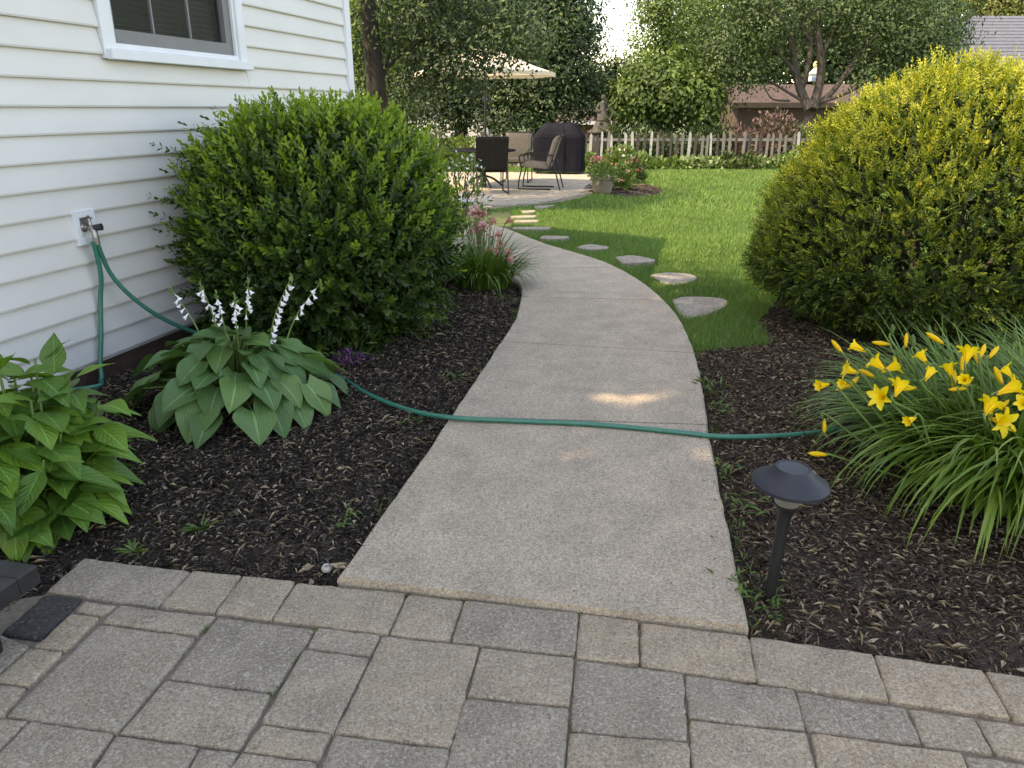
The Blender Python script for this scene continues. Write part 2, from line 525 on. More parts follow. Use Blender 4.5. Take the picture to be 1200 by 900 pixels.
# ------------------------------------------------------------------ ground
g = MB()
g.v = [(-300, -60, -0.09), (300, -60, -0.09), (300, 500, -0.09), (-300, 500, -0.09)]
g.f = [(0, 1, 2, 3)]
tag(g.build('ground', 'turf_soil'), kind='structure')

LAWN = [Vector(p) for p in [(-12, 8.2, 0), (-1.4, 8.2, 0), (0.0, 9.2, 0)]]
lawn_poly = [(G(520, 262).x - 3, G(520, 262).y)] + [(p.x, p.y) for p in PATH_R[::-1] if p.y > 4.75] + [(1.40, 4.93), (1.78, 5.08), (1.85, 5.6), (2.2, 6.3), (3.2, 6.6), (5.5, 6.2), (5.6, 4.7), (9, 4.6), (14, 4.6), (14, 22.6), (-9, 22.6), (-9, 9.6)]
nx, ny = 90, 90
lx = np.linspace(-9, 14, nx); ly = np.linspace(4.4, 24, ny)
X, Y = np.meshgrid(lx, ly)
Z = -0.045 + 0.008 * np.sin(X * 1.7 + Y) + 0.008 * np.cos(Y * 1.3 - X * .6)
V = np.stack([X.ravel(), Y.ravel(), Z.ravel()], 1)
idx = np.arange(nx * ny).reshape(ny, nx)
F = np.stack([idx[:-1, :-1].ravel(), idx[:-1, 1:].ravel(), idx[1:, 1:].ravel(), idx[1:, :-1].ravel()], 1)
tag(link('lawn', np_mesh('lawn', V, F), 'turf_soil', smooth=True), kind='structure')
lawn_ob = bpy.data.objects['lawn']

# ------------------------------------------------------------------ concrete path of separate slabs
path = struct('path')
JY = [None, 3.70, 4.95, 6.22, 7.45, 8.72]
L120, R120 = resample(PATH_L, 240), resample(PATH_R, 240)
def near_index(line, px, py):
    p = G(px, py)
    return min(range(len(line)), key=lambda i: (line[i] - p).length)
cuts = [(0, 0)]
for (lp, rp) in [((527, 492), (829, 503)), ((586, 403), (809, 417)), ((611, 351), (778, 355)), ((590, 319), (722, 315)), ((540, 299), (648, 291))]:
    cuts.append((near_index(L120, *lp), near_index(R120, *rp)))
cuts.append((239, 239))
for k in range(len(cuts) - 1):
    (l0, r0), (l1, r1) = cuts[k], cuts[k + 1]
    n = 14
    rows = []
    for i in range(n + 1):
        t = i / n
        a = L120[min(239, round(l0 + (l1 - l0) * t))]
        c = R120[min(239, round(r0 + (r1 - r0) * t))]
        rows.append((a, c))
    gap = 0.0065
    dirv = ((rows[-1][0] + rows[-1][1]) - (rows[0][0] + rows[0][1])).normalized()
    rows[0] = (rows[0][0] + dirv * gap, rows[0][1] + dirv * gap)
    rows[-1] = (rows[-1][0] - dirv * gap, rows[-1][1] - dirv * gap)
    mb = MB()
    z1 = 0.022
    for a, c in rows:
        w = (c - a).normalized()
        j1, j2 = random.uniform(-.004, .004), random.uniform(-.004, .004)
        a2, c2 = a + w * j1, c - w * j2
        for (p, z) in ((a2, -0.09), (a2, z1 - 0.012), (a2 + w * 0.010, z1), (c2 - w * 0.010, z1), (c2, z1 - 0.012), (c2, -0.09)):
            mb.v.append((p.x, p.y, z))
    for i in range(n):
        for j in range(5):
            a = i * 6 + j
            mb.f.append((a, a + 1, a + 7, a + 6))
    mb.f.append((0, 1, 2, 3, 4, 5)[::-1]); e = n * 6
    mb.f.append((e, e + 1, e + 2, e + 3, e + 4, e + 5))
    mb.build('slab', 'concrete', path)

rg = np.random.default_rng(55)
dp = []
for k in range(150):
    L_ = rg.random() < .5; line = PATH_L if L_ else PATH_R
    i = int(rg.integers(4, len(line) * .62)); e_ = abs(rg.normal(0, .05)) + .008
    dp.append((line[i].x + (e_ if L_ else -e_), line[i].y + rg.normal(0, .02), .0245))
for k in range(46):
    i = int(rg.integers(2, 60)); w_ = rg.random(); a_, c_ = PATH_L[i], PATH_R[min(i, len(PATH_R) - 1)]
    dp.append((a_.x + (c_.x - a_.x) * w_, a_.y + (c_.y - a_.y) * w_, .0245))
dp = np.array(dp); n_ = len(dp); a_ = rg.uniform(0, 6.28, n_)
leaves('debris', dp, np.stack([np.cos(a_), np.sin(a_), np.full(n_, .05)], 1), np.tile([0., 0, 1], (n_, 1)), rg.uniform(.006, .022, n_), rg.uniform(.003, .007, n_), rg.random(n_), 'mulch_chip', path, fold=.1, curl=.05, stuff=True)

# ------------------------------------------------------------------ tumbled pavers in the foreground
pav = struct('paver_patio')
mb = MB()
base = [(p.x, p.y) for p in BORDER]
poly = [(-3.2, -0.6)] + [(-3.0, 1.75), (-1.55, 2.18)] + base[1:] + [(4.0, -0.6)]
mb.prism([(a, b - 0.02) for a, b in poly], -0.085, -0.016)
mb.build('joint_sand', 'sand', pav)
def paver(quad, mname, lift=0.0, jag=0.0042, name='paver'):
    """a tumbled concrete stone: wavering worn edges, rounded arris"""
    pts = [Vector((p[0], p[1], 0)) for p in quad]
    c = sum(pts, Vector()) / len(pts)
    pts = [p + (c - p).normalized() * -0.0030 for p in pts]
    ring = []
    for i, p in enumerate(pts):
        q = pts[(i + 1) % len(pts)]
        n = max(4, int((q - p).length / 0.02))
        for k in range(n):
            t = k / n
            x = p.lerp(q, t)
            nrm = Vector((-(q - p).y, (q - p).x, 0)).normalized()
            if nrm.dot(c - x) < 0: nrm = -nrm
            pull = 0.0
            if k == 0: pull = 0.004
            s = (mnoise.noise(Vector((x.x * 19, x.y * 19, 3.1))) + .6 * mnoise.noise(Vector((x.x * 60, x.y * 60, 8)))) * jag
            ring.append((x + nrm * (s + jag * 0.4) + (c - x).normalized() * pull, nrm))
    mb = MB()
    n = len(ring)
    tx, ty = random.uniform(-.006, .006), random.uniform(-.006, .006)
    def top(x, y): return lift + (x - c.x) * tx + (y - c.y) * ty
    for inset, dz in ((0.0, -0.06), (0.0, -0.0075), (0.0018, -0.0032), (0.0055, -0.0006), (0.013, 0.0)):
        for k, (x, nn) in enumerate(ring):
            d = (c - x).normalized()
            wob = 1 + 0.5 * mnoise.noise(Vector((x.x * 31, x.y * 31, 9)))
            x2 = x + d * inset * wob * 1.2
            mb.v.append((x2.x, x2.y, top(x2.x, x2.y) + dz * (wob if dz > -0.05 else 1)))
    for r in range(4):
        for k in range(n):
            a, bq = r * n + k, r * n + (k + 1) % n
            mb.f.append((a, bq, bq + n, a + n))
    ci = len(mb.v)
    mb.v.append((c.x, c.y, top(c.x, c.y) + 0.0006))
    for k in range(n):
        mb.f.append((4 * n + k, 4 * n + (k + 1) % n, ci))
    o = mb.build(name, mname, pav, smooth=True)
    return o
PV = [
 ('g', [(98,653),(223,668),(184,710),(54,692)]), ('w', [(226,668),(284,674),(251,717),(187,710)]), ('w', [(285,674),(346,681),(318,725),(252,717)]),
 ('w', [(348,682),(476,694),(455,742),(319,725)]), ('w', [(478,695),(543,703),(527,750),(456,742)]), ('b', [(545,703),(678,718),(673,768),(529,751)]),
 ('t', [(680,718),(748,727),(749,777),(675,770)]), ('t', [(751,729),(877,745),(887,799),(751,779)]), ('w', [(879,745),(1023,766),(1042,820),(888,800)]),
 ('t', [(1025,767),(1152,785),(1185,841),(1043,820)]), ('t', [(1155,786),(1290,806),(1330,866),(1188,842)]), ('w', [(1292,806),(1420,826),(1470,890),(1333,866)]),
 ('t', [(100,703),(137,709),(117,721),(87,716)]), ('t', [(84,718),(117,723),(77,762),(40,758)]), ('t', [(36,759),(74,764),(33,803),(-8,798)]), ('w', [(-8,800),(31,805),(4,838),(-45,832)]),
 ('k', [(52,695),(96,700),(47,748),(0,741)]), ('g', [(-2,743),(34,757),(-10,797),(-60,790)]),
 ('g', [(140,709),(252,722),(231,744),(119,729)]), ('g', [(117,731),(229,745),(138,858),(6,838)]), ('b', [(255,722),(369,737),(320,811),(197,794)]), ('g', [(195,797),(318,813),(280,878),(140,859)]),
 ('w', [(3,840),(33,844),(-12,888),(-60,880)]), ('g', [(35,845),(133,859),(88,925),(-25,908)]), ('g', [(136,861),(233,874),(203,925),(92,926)]), ('g', [(235,875),(281,880),(250,926),(205,926)]),
 ('g', [(372,734),(446,743),(433,768),(360,758)]), ('g', [(356,760),(433,770),(391,858),(306,846)]), ('w', [(448,744),(562,757),(528,875),(392,858)]),
 ('w', [(306,848),(388,859),(373,891),(284,879)]), ('b', [(392,861),(527,878),(516,928),(374,908)]), ('g', [(283,881),(371,893),(356,930),(254,926)]),
 ('w', [(564,758),(673,770),(667,827),(547,815)]), ('b', [(545,818),(667,829),(658,938),(515,925)]),
 ('b', [(675,772),(801,789),(806,868),(668,855)]), ('w', [(668,857),(807,870),(812,945),(660,940)]),
 ('b', [(803,790),(931,808),(944,855),(807,840)]), ('w', [(808,842),(946,857),(962,925),(812,910)]),
 ('b', [(933,809),(1063,829),(1081,871),(946,855)]), ('t', [(950,858),(1128,882),(1152,940),(966,926)]),
 ('w', [(1065,829),(1142,840),(1165,882),(1083,872)]), ('w', [(1144,841),(1262,858),(1292,902),(1168,883)]), ('g', [(1130,884),(1290,905),(1312,960),(1155,941)]),
 ('w', [(1264,858),(1400,880),(1440,930),(1294,903)]),
]
KEY = dict(g='paver_grey', b='paver_blue', t='paver_tan', w='paver_warm', k='paver_black')
for kk, q in PV:
    paver(GL(q), KEY[kk], lift=random.uniform(-.0025, .0025) - (0.006 if kk == 'k' else 0))
# the paving goes on towards the viewer
u = (G(1185, 841) - G(184, 710)).normalized()
v = Vector((u.y, -u.x, 0))
o0 = G(-150, 930)
for r_ in range(4):
    x = 0.0
    while x < 3.4:
        w = random.choice((0.16, 0.24, 0.33))
        q = [o0 + u * x + v * (0.02 + r_ * 0.235), o0 + u * (x + w) + v * (0.02 + r_ * 0.235), o0 + u * (x + w) + v * (0.25 + r_ * 0.235), o0 + u * x + v * (0.25 + r_ * 0.235)]
        cq = sum(q, Vector()) / 4
        d = cq.y * CP + (cq.z - CAM_H) * -SP
        yy = 450 - 900 * ((cq.z - CAM_H) * CP + cq.y * SP) / d if d > 0.05 else 9999
        if yy > 985: paver(q, KEY[random.choice('gbtw')])
        x += w + 0.005
# and on to the right, beyond the pavers measured above
def pix(p):
    d = p.y * CP - (p.z - CAM_H) * SP
    return (600 + 900 * p.x / d, 450 - 900 * ((p.z - CAM_H) * CP + p.y * SP) / d) if d > .05 else (9e3, 9e3)
o1 = G(1425, 828)
for r_ in range(6):
    x = -1.4
    while x < 1.6:
        w = random.choice((0.16, 0.24, 0.33))
        q = [o1 + u * (x + a_) + v * (0.003 + r_ * 0.235 + b_) for a_, b_ in ((0, 0), (w, 0), (w, .23), (0, .23))]
        lim = 1428 if r_ == 0 else 1475 if r_ == 1 else 1330
        if min(pix(p)[0] for p in q) > lim and (r_ < 2 or min(pix(p)[1] for p in q) > 965 or min(pix(p)[0] for p in q) > 1475):
            paver(q, KEY[random.choice('gbtw')])
        x += w + 0.004
# a few tufts of moss in the joints
mp, ma = [], []
for (px, py) in [(369, 737), (318, 812), (321, 806), (345, 770), (240, 735), (543, 703), (679, 719), (751, 779), (530, 870), (668, 850), (478, 696), (808, 842), (882, 798)]:
    c = G(px, py)
    for _ in range(16):
        mp.append((c.x + rng.normal() * .008, c.y + rng.normal() * .014, -0.012)); ma.append((rng.normal() * .5, rng.normal() * .5, 1))
mp, ma = np.array(mp), np.array(ma)
leaves('joint_moss', mp, ma, rand_dirs(len(mp)), rng.uniform(.008, .02, len(mp)), .005, rng.random(len(mp)), 'leaf_small', pav, stuff=True)

# ------------------------------------------------------------------ mulch beds
def bed(name, poly, chip, holes=(), n=9000, tan=1300, pebbles=0, seed=1):
    """raised bed of shredded bark: a rough sheet under thousands of separate shreds"""
    rg = np.random.default_rng(seed)
    root = struct(name)
    xs = [p[0] for p in poly]; ys = [p[1] for p in poly]
    st = 0.035
    gx = np.arange(min(xs), max(xs) + st, st); gy = np.arange(min(ys), max(ys) + st, st)
    X, Y = np.meshgrid(gx, gy)
    ins = in_poly(X.ravel(), Y.ravel(), poly).reshape(X.shape)
    nz = np.array([[mnoise.fractal(Vector((a * 5, b_ * 5, 0)), 1.0, 2.0, 3) for a in gx] for b_ in gy])
    big = np.array([[mnoise.noise(Vector((a * 1.3, b_ * 1.3, 7))) for a in gx] for b_ in gy])
    # distance from the edge by eroding the inside mask
    dist = np.zeros(X.shape); cur = ins.copy()
    for k in range(6):
        dist += cur
        er = cur.copy()
        er[1:] &= cur[:-1]; er[:-1] &= cur[1:]; er[:, 1:] &= cur[:, :-1]; er[:, :-1] &= cur[:, 1:]
        cur = er
    Z = -0.05 + dist / 6 * 0.055 + nz * 0.012 + big * 0.018
    idx = np.arange(X.size).reshape(X.shape)
    keep = ins[:-1, :-1] | ins[1:, 1:] | ins[:-1, 1:] | ins[1:, :-1]
    F = np.stack([idx[:-1, :-1], idx[:-1, 1:], idx[1:, 1:], idx[1:, :-1]], -1)[keep]
    V = np.stack([X.ravel(), Y.ravel(), Z.ravel()], 1)
    link('bed_soil', np_mesh('bed_soil', V, F), 'soil', root, smooth=True)
    def scatter(n):
        x = rg.uniform(min(xs), max(xs), n * 3); y = rg.uniform(min(ys), max(ys), n * 3)
        ok = in_poly(x, y, poly)
        for h in holes: ok &= ~in_poly(x, y, h)
        x, y = x[ok][:n], y[ok][:n]
        fx, fy = (x - gx[0]) / st, (y - gy[0]) / st
        ix = np.clip(fx.astype(int), 0, len(gx) - 2); iy = np.clip(fy.astype(int), 0, len(gy) - 2)
        wx, wy = fx - ix, fy - iy
        return x, y, (Z[iy, ix] * (1 - wx) + Z[iy, ix + 1] * wx) * (1 - wy) + (Z[iy + 1, ix] * (1 - wx) + Z[iy + 1, ix + 1] * wx) * wy
    x, y, z = scatter(n)
    k = len(x)
    pos = np.stack([x, y, z + rg.uniform(0.003, 0.022, k)], 1)
    a = rg.uniform(0, 2 * PI, k)
    ax = np.stack([np.cos(a), np.sin(a), rg.normal(.05, .32, k)], 1)
    nr = np.stack([rg.normal(0, .6, k), rg.normal(0, .6, k), np.ones(k)], 1)
    L = rg.uniform(.012, .046, k) ; W_ = rg.uniform(.002, .0075, k)
    leaves('bark_shreds', pos, ax, nr, L, W_, rg.beta(1.2, 1.7, k), chip, root, widest=.45, fold=.35, curl=.25, stuff=True)
    x, y, z = scatter(tan)
    k = len(x)
    pos = np.stack([x, y, z + rg.uniform(0.014, 0.026, k)], 1)
    a = rg.uniform(0, 2 * PI, k)
    ax = np.stack([np.cos(a), np.sin(a), rg.normal(0, .15, k)], 1)
    nr = np.stack([rg.normal(0, .4, k), rg.normal(0, .4, k), np.ones(k)], 1)
    leaves('dry_leaf_bits', pos, ax, nr, rg.gamma(2.2, .0115, k) + .007, rg.gamma(3.0, .0018, k) + .0012, rg.beta(1.3, 1.6, k), 'dry_bits', root, fold=.3, curl=.3, stuff=True)
    return root
left_poly = [(p.x, p.y) for p in BORDER[1:5]] + [(p.x - 0.012, p.y) for p in PATH_L if p.y < 9.6] + [(-1.35, 8.9)] + [tuple(wall(s, 0, -0.02).xy) for s in (3.3, 2, 1, 0, -1, -2, -2.6)] + [(-1.75, 1.75)]
bed('mulch_bed', left_poly, 'mulch_chip', n=135000, tan=12000, seed=3)
right_poly = [(p.x, p.y + .004) for p in BORDER[9:]] + [(5.5, 1.5), (5.5, 6.2), (3.2, 6.62), (2.2, 6.32), (1.86, 5.6), (1.79, 5.09), (1.41, 4.94)] + [(p.x + 0.012, p.y) for p in PATH_R[::-1] if p.y < 4.95]
bed('mulch_bed', right_poly, 'mulch_brown', n=150000, tan=20000, seed=4)

# ------------------------------------------------------------------ patio of tan pavers far back
pf = struct('patio')
patio_poly = [(p.x, p.y) for p in smoothline(GL([(430, 246), (520, 245), (570, 244), (600, 241.5), (640, 238), (672, 233), (692, 227), (703, 219), (708, 211), (702, 204)]), 4)] + [(2.0, 19.9), (1.5, 20.2), (-6, 20.2), (-6, 13.6)]
mb = MB(); mb.prism(patio_poly, -0.08, -0.012); mb.build('patio_base', 'sand', pf)
mb = MB()
th = R(14)
du, dv = Vector((math.cos(th), math.sin(th), 0)), Vector((-math.sin(th), math.cos(th), 0))
for i in range(-30, 40):
    for j in range(-20, 60):
        c = Vector((0, 14, 0)) + du * (i * 0.302 + (j % 2) * 0.15) + dv * (j * 0.152)
        cs = [c + du * sx * 0.148 + dv * sy * 0.073 for sx, sy in ((-1, -1), (1, -1), (1, 1), (-1, 1))]
        if in_poly(np.array([p.x for p in cs]), np.array([p.y for p in cs]), patio_poly).all():
            z = random.uniform(0, .004)
            mb.v += [(p.x, p.y, z) for p in cs] + [(p.x, p.y, -0.011) for p in cs]
            n = len(mb.v) - 8
            mb.f += [(n, n + 1, n + 2, n + 3)] + [(n + k, n + 4 + k, n + 4 + (k + 1) % 4, n + (k + 1) % 4) for k in range(4)]
tag(mb.build('patio_pavers', 'patio_stone', pf), kind='stuff')

# ------------------------------------------------------------------ stepping stones in the lawn
ST = [[(787,350),(804,346),(845,348),(853,354),(842,362),(804,371)], [(762,321),(782,318),(809,320),(816,326),(784,332)], [(721,302),(741,300),(767,305),(760,307.5),(732,309)],
      [(676,290),(691,287),(713,290),(707,292.5),(686,293)], [(633,278.5),(640,277),(665,277.5),(662,280),(636,280.5)], [(602,266.8),(641,266.5),(640,269),(603,268.8)],
      [(603,259),(628,258.3),(629,260.3),(604,260.6)], [(599,253.8),(626,252.8),(626,255),(602,255.3)], [(611,247.5),(626,247),(626,249),(614,249.2)], [(626,241.8),(640,241.2),(650,240.8),(636,244.4),(628,244)]]
SL = ['largest flat stepping stone, nearest the viewer beside the curving path', 'second stepping stone in the lawn beyond the largest one', 'third stepping stone, small oval sunk in the shaded grass beyond the second stone',
      'fourth stepping stone, where the path begins to bend left', 'fifth stepping stone, short slab beside the far bend of the path', 'wide thin stepping stone close to the far end of the path',
      'narrow stepping stone just beyond the wide thin one', 'middle one of the far stepping stones in front of the patio', 'small pale stepping stone second from the patio edge', 'rough broken stepping stone right at the patio edge']
stone_polys = []
for q, lab in zip(ST, SL):
    pts = GL(q); c = sum(pts, Vector()) / len(pts)
    loc = [(p - c) for p in pts]
    ring = smoothline(loc + [loc[0]], 4)[:-1]
    stone_polys.append([((p * (.95 if c.y < 7.5 else 1.04) + c).x, (p * (.95 if c.y < 7.5 else 1.25) + c).y) for p in ring])
    zt = -.009 if c.y < 7.5 else .010
    mb = MB(); n = len(ring)
    for sc_, z in ((1.0, -0.07), (1.0, zt - .007), (0.97, zt)):
        for p in ring:
            mb.v.append((p.x * sc_, p.y * sc_, z + random.uniform(-.001, .001)))
    for r_ in range(2):
        for k in range(n): mb.f.append((r_ * n + k, r_ * n + (k + 1) % n, (r_ + 1) * n + (k + 1) % n, (r_ + 1) * n + k))
    mb.f.append(tuple(range(2 * n, 3 * n)))
    tag(mb.build('stepping_stone', 'flagstone', loc=c), lab, 'stepping stone', 'stepping stones beside the path')

# ------------------------------------------------------------------ grass
def grass(n, y0, y1, h0, h1, w, seed):
    rg = np.random.default_rng(seed)
    y = rg.uniform(y0, y1, n); x = rg.uniform(-3 if y0 > 9 else 0, np.minimum(0.72 * y, 10), n)
    ok = in_poly(x, y, lawn_poly) & ~in_poly(x, y, patio_poly) & ~in_poly(x, y, [(p.x, p.y) for p in path_poly])
    for s_ in stone_polys: ok &= ~in_poly(x, y, s_)
    ok &= (((x - 2.22) / .78) ** 2 + ((y - 16.0) / 1.5) ** 2 > 1) & (((x - 3.06) / .95) ** 2 + ((y - 5.5) / .9) ** 2 > 1)
    x, y = x[ok], y[ok]; k = len(x)
    patch = np.array([mnoise.noise(Vector((a * .9, b_ * .9, 2))) + 0.6 * mnoise.noise(Vector((a * 4, b_ * 4, 5))) for a, b_ in zip(x, y)])
    base = np.stack([x, y, np.full(k, -.045)], 1)
    h = rg.uniform(h0, h1, k) * (1 + .25 * patch) + 0.024
    a = rg.uniform(0, 2 * PI, k); bend = rg.uniform(.1, .9, k) * h
    tip = base + np.stack([np.cos(a) * bend, np.sin(a) * bend, h], 1)
    b2 = a + rg.normal(0, .6, k) + PI / 2
    s = np.stack([np.cos(b2), np.sin(b2), np.zeros(k)], 1) * (w * rg.uniform(.6, 1.3, k))[:, None]
    mid = base * .5 + tip * .5 + np.array([0, 0, 1]) * (bend * .15)[:, None]
    V = np.stack([base - s, base + s, mid + s * .8, mid - s * .8, tip], 1).reshape(-1, 3)
    i = np.arange(k)[:, None] * 5
    F = np.concatenate([i + np.array([[0, 1, 2]]), i + np.array([[0, 2, 3]]), i + np.array([[3, 2, 4]])], 1).reshape(-1, 3)
    tone = np.clip(.42 + .22 * patch + rg.normal(0, .16, k), 0, .93)
    tone[rg.random(k) < .03] = 1
    return V, F, np.repeat(tone, 5)
parts_ = [grass(130000, 4.6, 8.0, .02, .05, .0019, 1), grass(150000, 8.0, 12.5, .022, .052, .0030, 2), grass(130000, 12.5, 22.3, .025, .055, .0055, 3)]
Vs, Fs, Ts, off = [], [], [], 0
for V, F, T in parts_:
    Vs.append(V); Fs.append(F + off); Ts.append(T); off += len(V)
go = link('grass', np_mesh('grass', np.concatenate(Vs), np.concatenate(Fs), np.concatenate(Ts)), 'grass_blade', lawn_ob)
go['kind'] = 'stuff'

# ------------------------------------------------------------------ the house
house = thing('house', 'white house with horizontal vinyl siding and grey window at left', 'house', W0)
hrz = math.atan2(WD.y, WD.x)
def HL(s, z, out=0.0):                      # house-local point
    return WD * s + WN * out + Vector((0, 0, z))
def hbox(mb, s0, s1, z0, z1, o0_, o1_):
    P8 = [HL(s, z, o_) for s in (s0, s1) for o_ in (o0_, o1_) for z in (z0, z1)]
    mb.add(P8, [(0, 1, 3, 2), (4, 6, 7, 5), (0, 4, 5, 1), (2, 3, 7, 6), (0, 2, 6, 4), (1, 5, 7, 3)])
    return mb
sc0 = Wsz(396, 5)[0]; S_END = Wsz(412, 100)[0]          # far corner of the house
S_BACK = -10.0; EAVE = 4.7
wl_s0, wl_z0 = Wsz(119, 71)
wr_s1, wr_z1 = Wsz(287, 79)
WZ0, WZ1 = 1.77, 3.1                                    # window trim bottom and top
WS0, WS1 = wl_s0, wr_s1
CB0 = S_END - 0.105
EXP = 0.139; Z0 = 1.512 - 10 * EXP
def board(s0, s1, z, h=EXP):
    mb = MB()
    prof = [(z, 0.0), (z, 0.021), (z + 0.010, 0.0235), (z + h * .55, 0.0125), (z + h, 0.0015), (z + h, 0.0)]
    n = max(2, int((s1 - s0) / 0.35))
    for i in range(n + 1):
        s = s0 + (s1 - s0) * i / n
        w = 0.0012 * mnoise.noise(Vector((s * 1.2, z * 9, 0)))
        for zz, o_ in prof: mb.v.append(tuple(HL(s, zz + w * .4, o_ + (w if o_ else 0))))
    for i in range(n):
        for j in range(5):
            a = i * 6 + j
            mb.f.append((a, a + 1, a + 7, a + 6))
    mb.f.append((0, 1, 2, 3, 4, 5)); e = n * 6
    mb.f.append((e + 5, e + 4, e + 3, e + 2, e + 1, e))
    return mb
SP_S, SP_Z = Wsz(96, 266)                               # spigot plate centre
z = Z0
while z < 4.2:
    if z + EXP > WZ0 - .01 and z < WZ1:
        board(S_BACK, WS0 - .004, z).build('siding_board', 'vinyl', house)
        board(WS1 + .004, CB0 - .003, z).build('siding_board', 'vinyl', house)
        if z < WZ0 - .01: board(WS0 - .003, WS1 + .003, z, WZ0 - z - .001).build('siding_board', 'vinyl', house)
    else:
        board(S_BACK, CB0 - .003, z).build('siding_board', 'vinyl', house)
    z += EXP
hbox(MB(), S_BACK, CB0, z, EAVE - .1, -.01, .012).build('upper_wall', 'vinyl', house)
mb = MB()
DEPTH = -6.0
hbox(mb, S_BACK, WS0 + .05, 0.1, EAVE, -0.15, -0.002); hbox(mb, WS1 - .05, S_END - .02, 0.1, EAVE, -0.15, -0.002)
hbox(mb, WS0 + .05, WS1 - .05, 0.1, WZ0 + .05, -0.15, -0.002); hbox(mb, WS0 + .05, WS1 - .05, WZ1 - .05, EAVE, -0.15, -0.002)
hbox(mb, S_END - .16, S_END - .02, 0.1, EAVE, DEPTH, -0.151); hbox(mb, S_BACK, S_END - .02, 0.1, EAVE, DEPTH - .15, DEPTH - .001); hbox(mb, S_BACK - .15, S_BACK - .001, 0.1, EAVE, DEPTH, -.01)
mb.build('wall', 'vinyl', house)
hbox(MB(), WS0 - .3, WS1 + .3, WZ0 - .3, WZ1 + .3, -1.2, -.6).build('room_shade', 'dark_room', house)
hbox(MB(), S_BACK, S_END - .03, -0.1, Z0 - .002, -0.2, -0.012).build('foundation', 'foundation', house)
mb = MB()
hbox(mb, CB0, S_END, Z0 - .03, EAVE - .1, -.06, .030); hbox(mb, CB0 + .02, S_END + .012, Z0 - .03, EAVE - .1, -.07, .020); hbox(mb, CB0 - .014, CB0 - .001, Z0, EAVE - .1, 0, .022)
mb.build('corner_board', 'white_trim', house)
mb = MB()
hbox(mb, S_BACK - .4, S_END + .4, EAVE, EAVE + .14, .02, .25)
mb.build('eave', 'white_trim', house)
mb = MB()
RID = 6.7
a = [HL(S_BACK - .4, EAVE + .145, .27), HL(S_END + .4, EAVE + .145, .27), HL(S_END + .4, RID, DEPTH / 2), HL(S_BACK - .4, RID, DEPTH / 2), HL(S_END + .4, EAVE + .165, DEPTH - .4), HL(S_BACK - .4, EAVE + .165, DEPTH - .4)]
lo_ = [p - Vector((0, 0, .15)) for p in a]
mb.add(a + lo_, [(0, 1, 2, 3), (3, 2, 4, 5), (6, 9, 8, 7), (9, 11, 10, 8), (0, 6, 7, 1), (5, 4, 10, 11), (1, 7, 8, 2), (2, 8, 10, 4), (0, 3, 9, 6), (3, 5, 11, 9)])
mb.build('roof', 'roof_grey', house)
# window: casing, sill, grey sash with muntins, blind behind the glass
win = MB()
tw = 0.085
hbox(win, WS0, WS0 + tw, WZ0, WZ1, -.1, .034); hbox(win, WS1 - tw, WS1, WZ0, WZ1, -.1, .034)
hbox(win, WS0 + tw, WS1 - tw, WZ1 - tw, WZ1, -.1, .034); hbox(win, WS0 + tw, WS1 - tw, WZ0, WZ0 + .055, -.1, .026)
window = win.build('window', 'white_trim', house, bev=.004)
hbox(MB(), WS0 + .015, WS1 + .012, WZ0 - .004, WZ0 + .052, .0262, .068).build('sill', 'white_trim', window, bev=.005)
mb = MB()
a0, a1, b0_ = WS0 + tw + .002, WS1 - tw - .002, WZ0 + .057
hbox(mb, a0, a0 + .028, b0_, WZ1 - tw, -.08, .018); hbox(mb, a1 - .028, a1, b0_, WZ1 - tw, -.08, .018); hbox(mb, a0 + .028, a1 - .028, b0_, b0_ + .03, -.08, .018)
mb.build('frame', 'white_trim', window)
mb = MB()
a0 += .030; a1 -= .030; b0_ += .032
hbox(mb, a0, a0 + .03, b0_, WZ1 - tw, -.06, -.002); hbox(mb, a1 - .075, a1, b0_, WZ1 - tw, -.06, -.002); hbox(mb, a0 + .03, a1 - .075, b0_, b0_ + .075, -.06, -.002)
mb.build('sash', 'grey_sash', window)
mb = MB()
g0, g1, gz = a0 + .03, a1 - .075, b0_ + .075
for k in (1, 2):
    s = g0 + (g1 - g0) * k / 3
    hbox(mb, s - .007, s + .007, gz, WZ1 - tw, -.036, -.020)
mb.build('muntin', 'grey_sash', window)
hbox(MB(), g0, g1, gz, WZ1 - tw, -.040, -.037).build('pane', 'window_glass', window)
mb = MB()
zz = gz + .01
while zz < WZ1 - tw:
    mb.add([HL(g0, zz, -.11), HL(g1, zz, -.11), HL(g1, zz + .026, -.085), HL(g0, zz + .026, -.085), HL(g0, zz + .003, -.112), HL(g1, zz + .003, -.112), HL(g1, zz + .029, -.087), HL(g0, zz + .029, -.087)],
           [(0, 1, 2, 3), (7, 6, 5, 4), (0, 4, 5, 1), (1, 5, 6, 2), (2, 6, 7, 3), (3, 7, 4, 0)])
    zz += .034
tag(mb.build('blind', 'blind', window), kind='stuff')
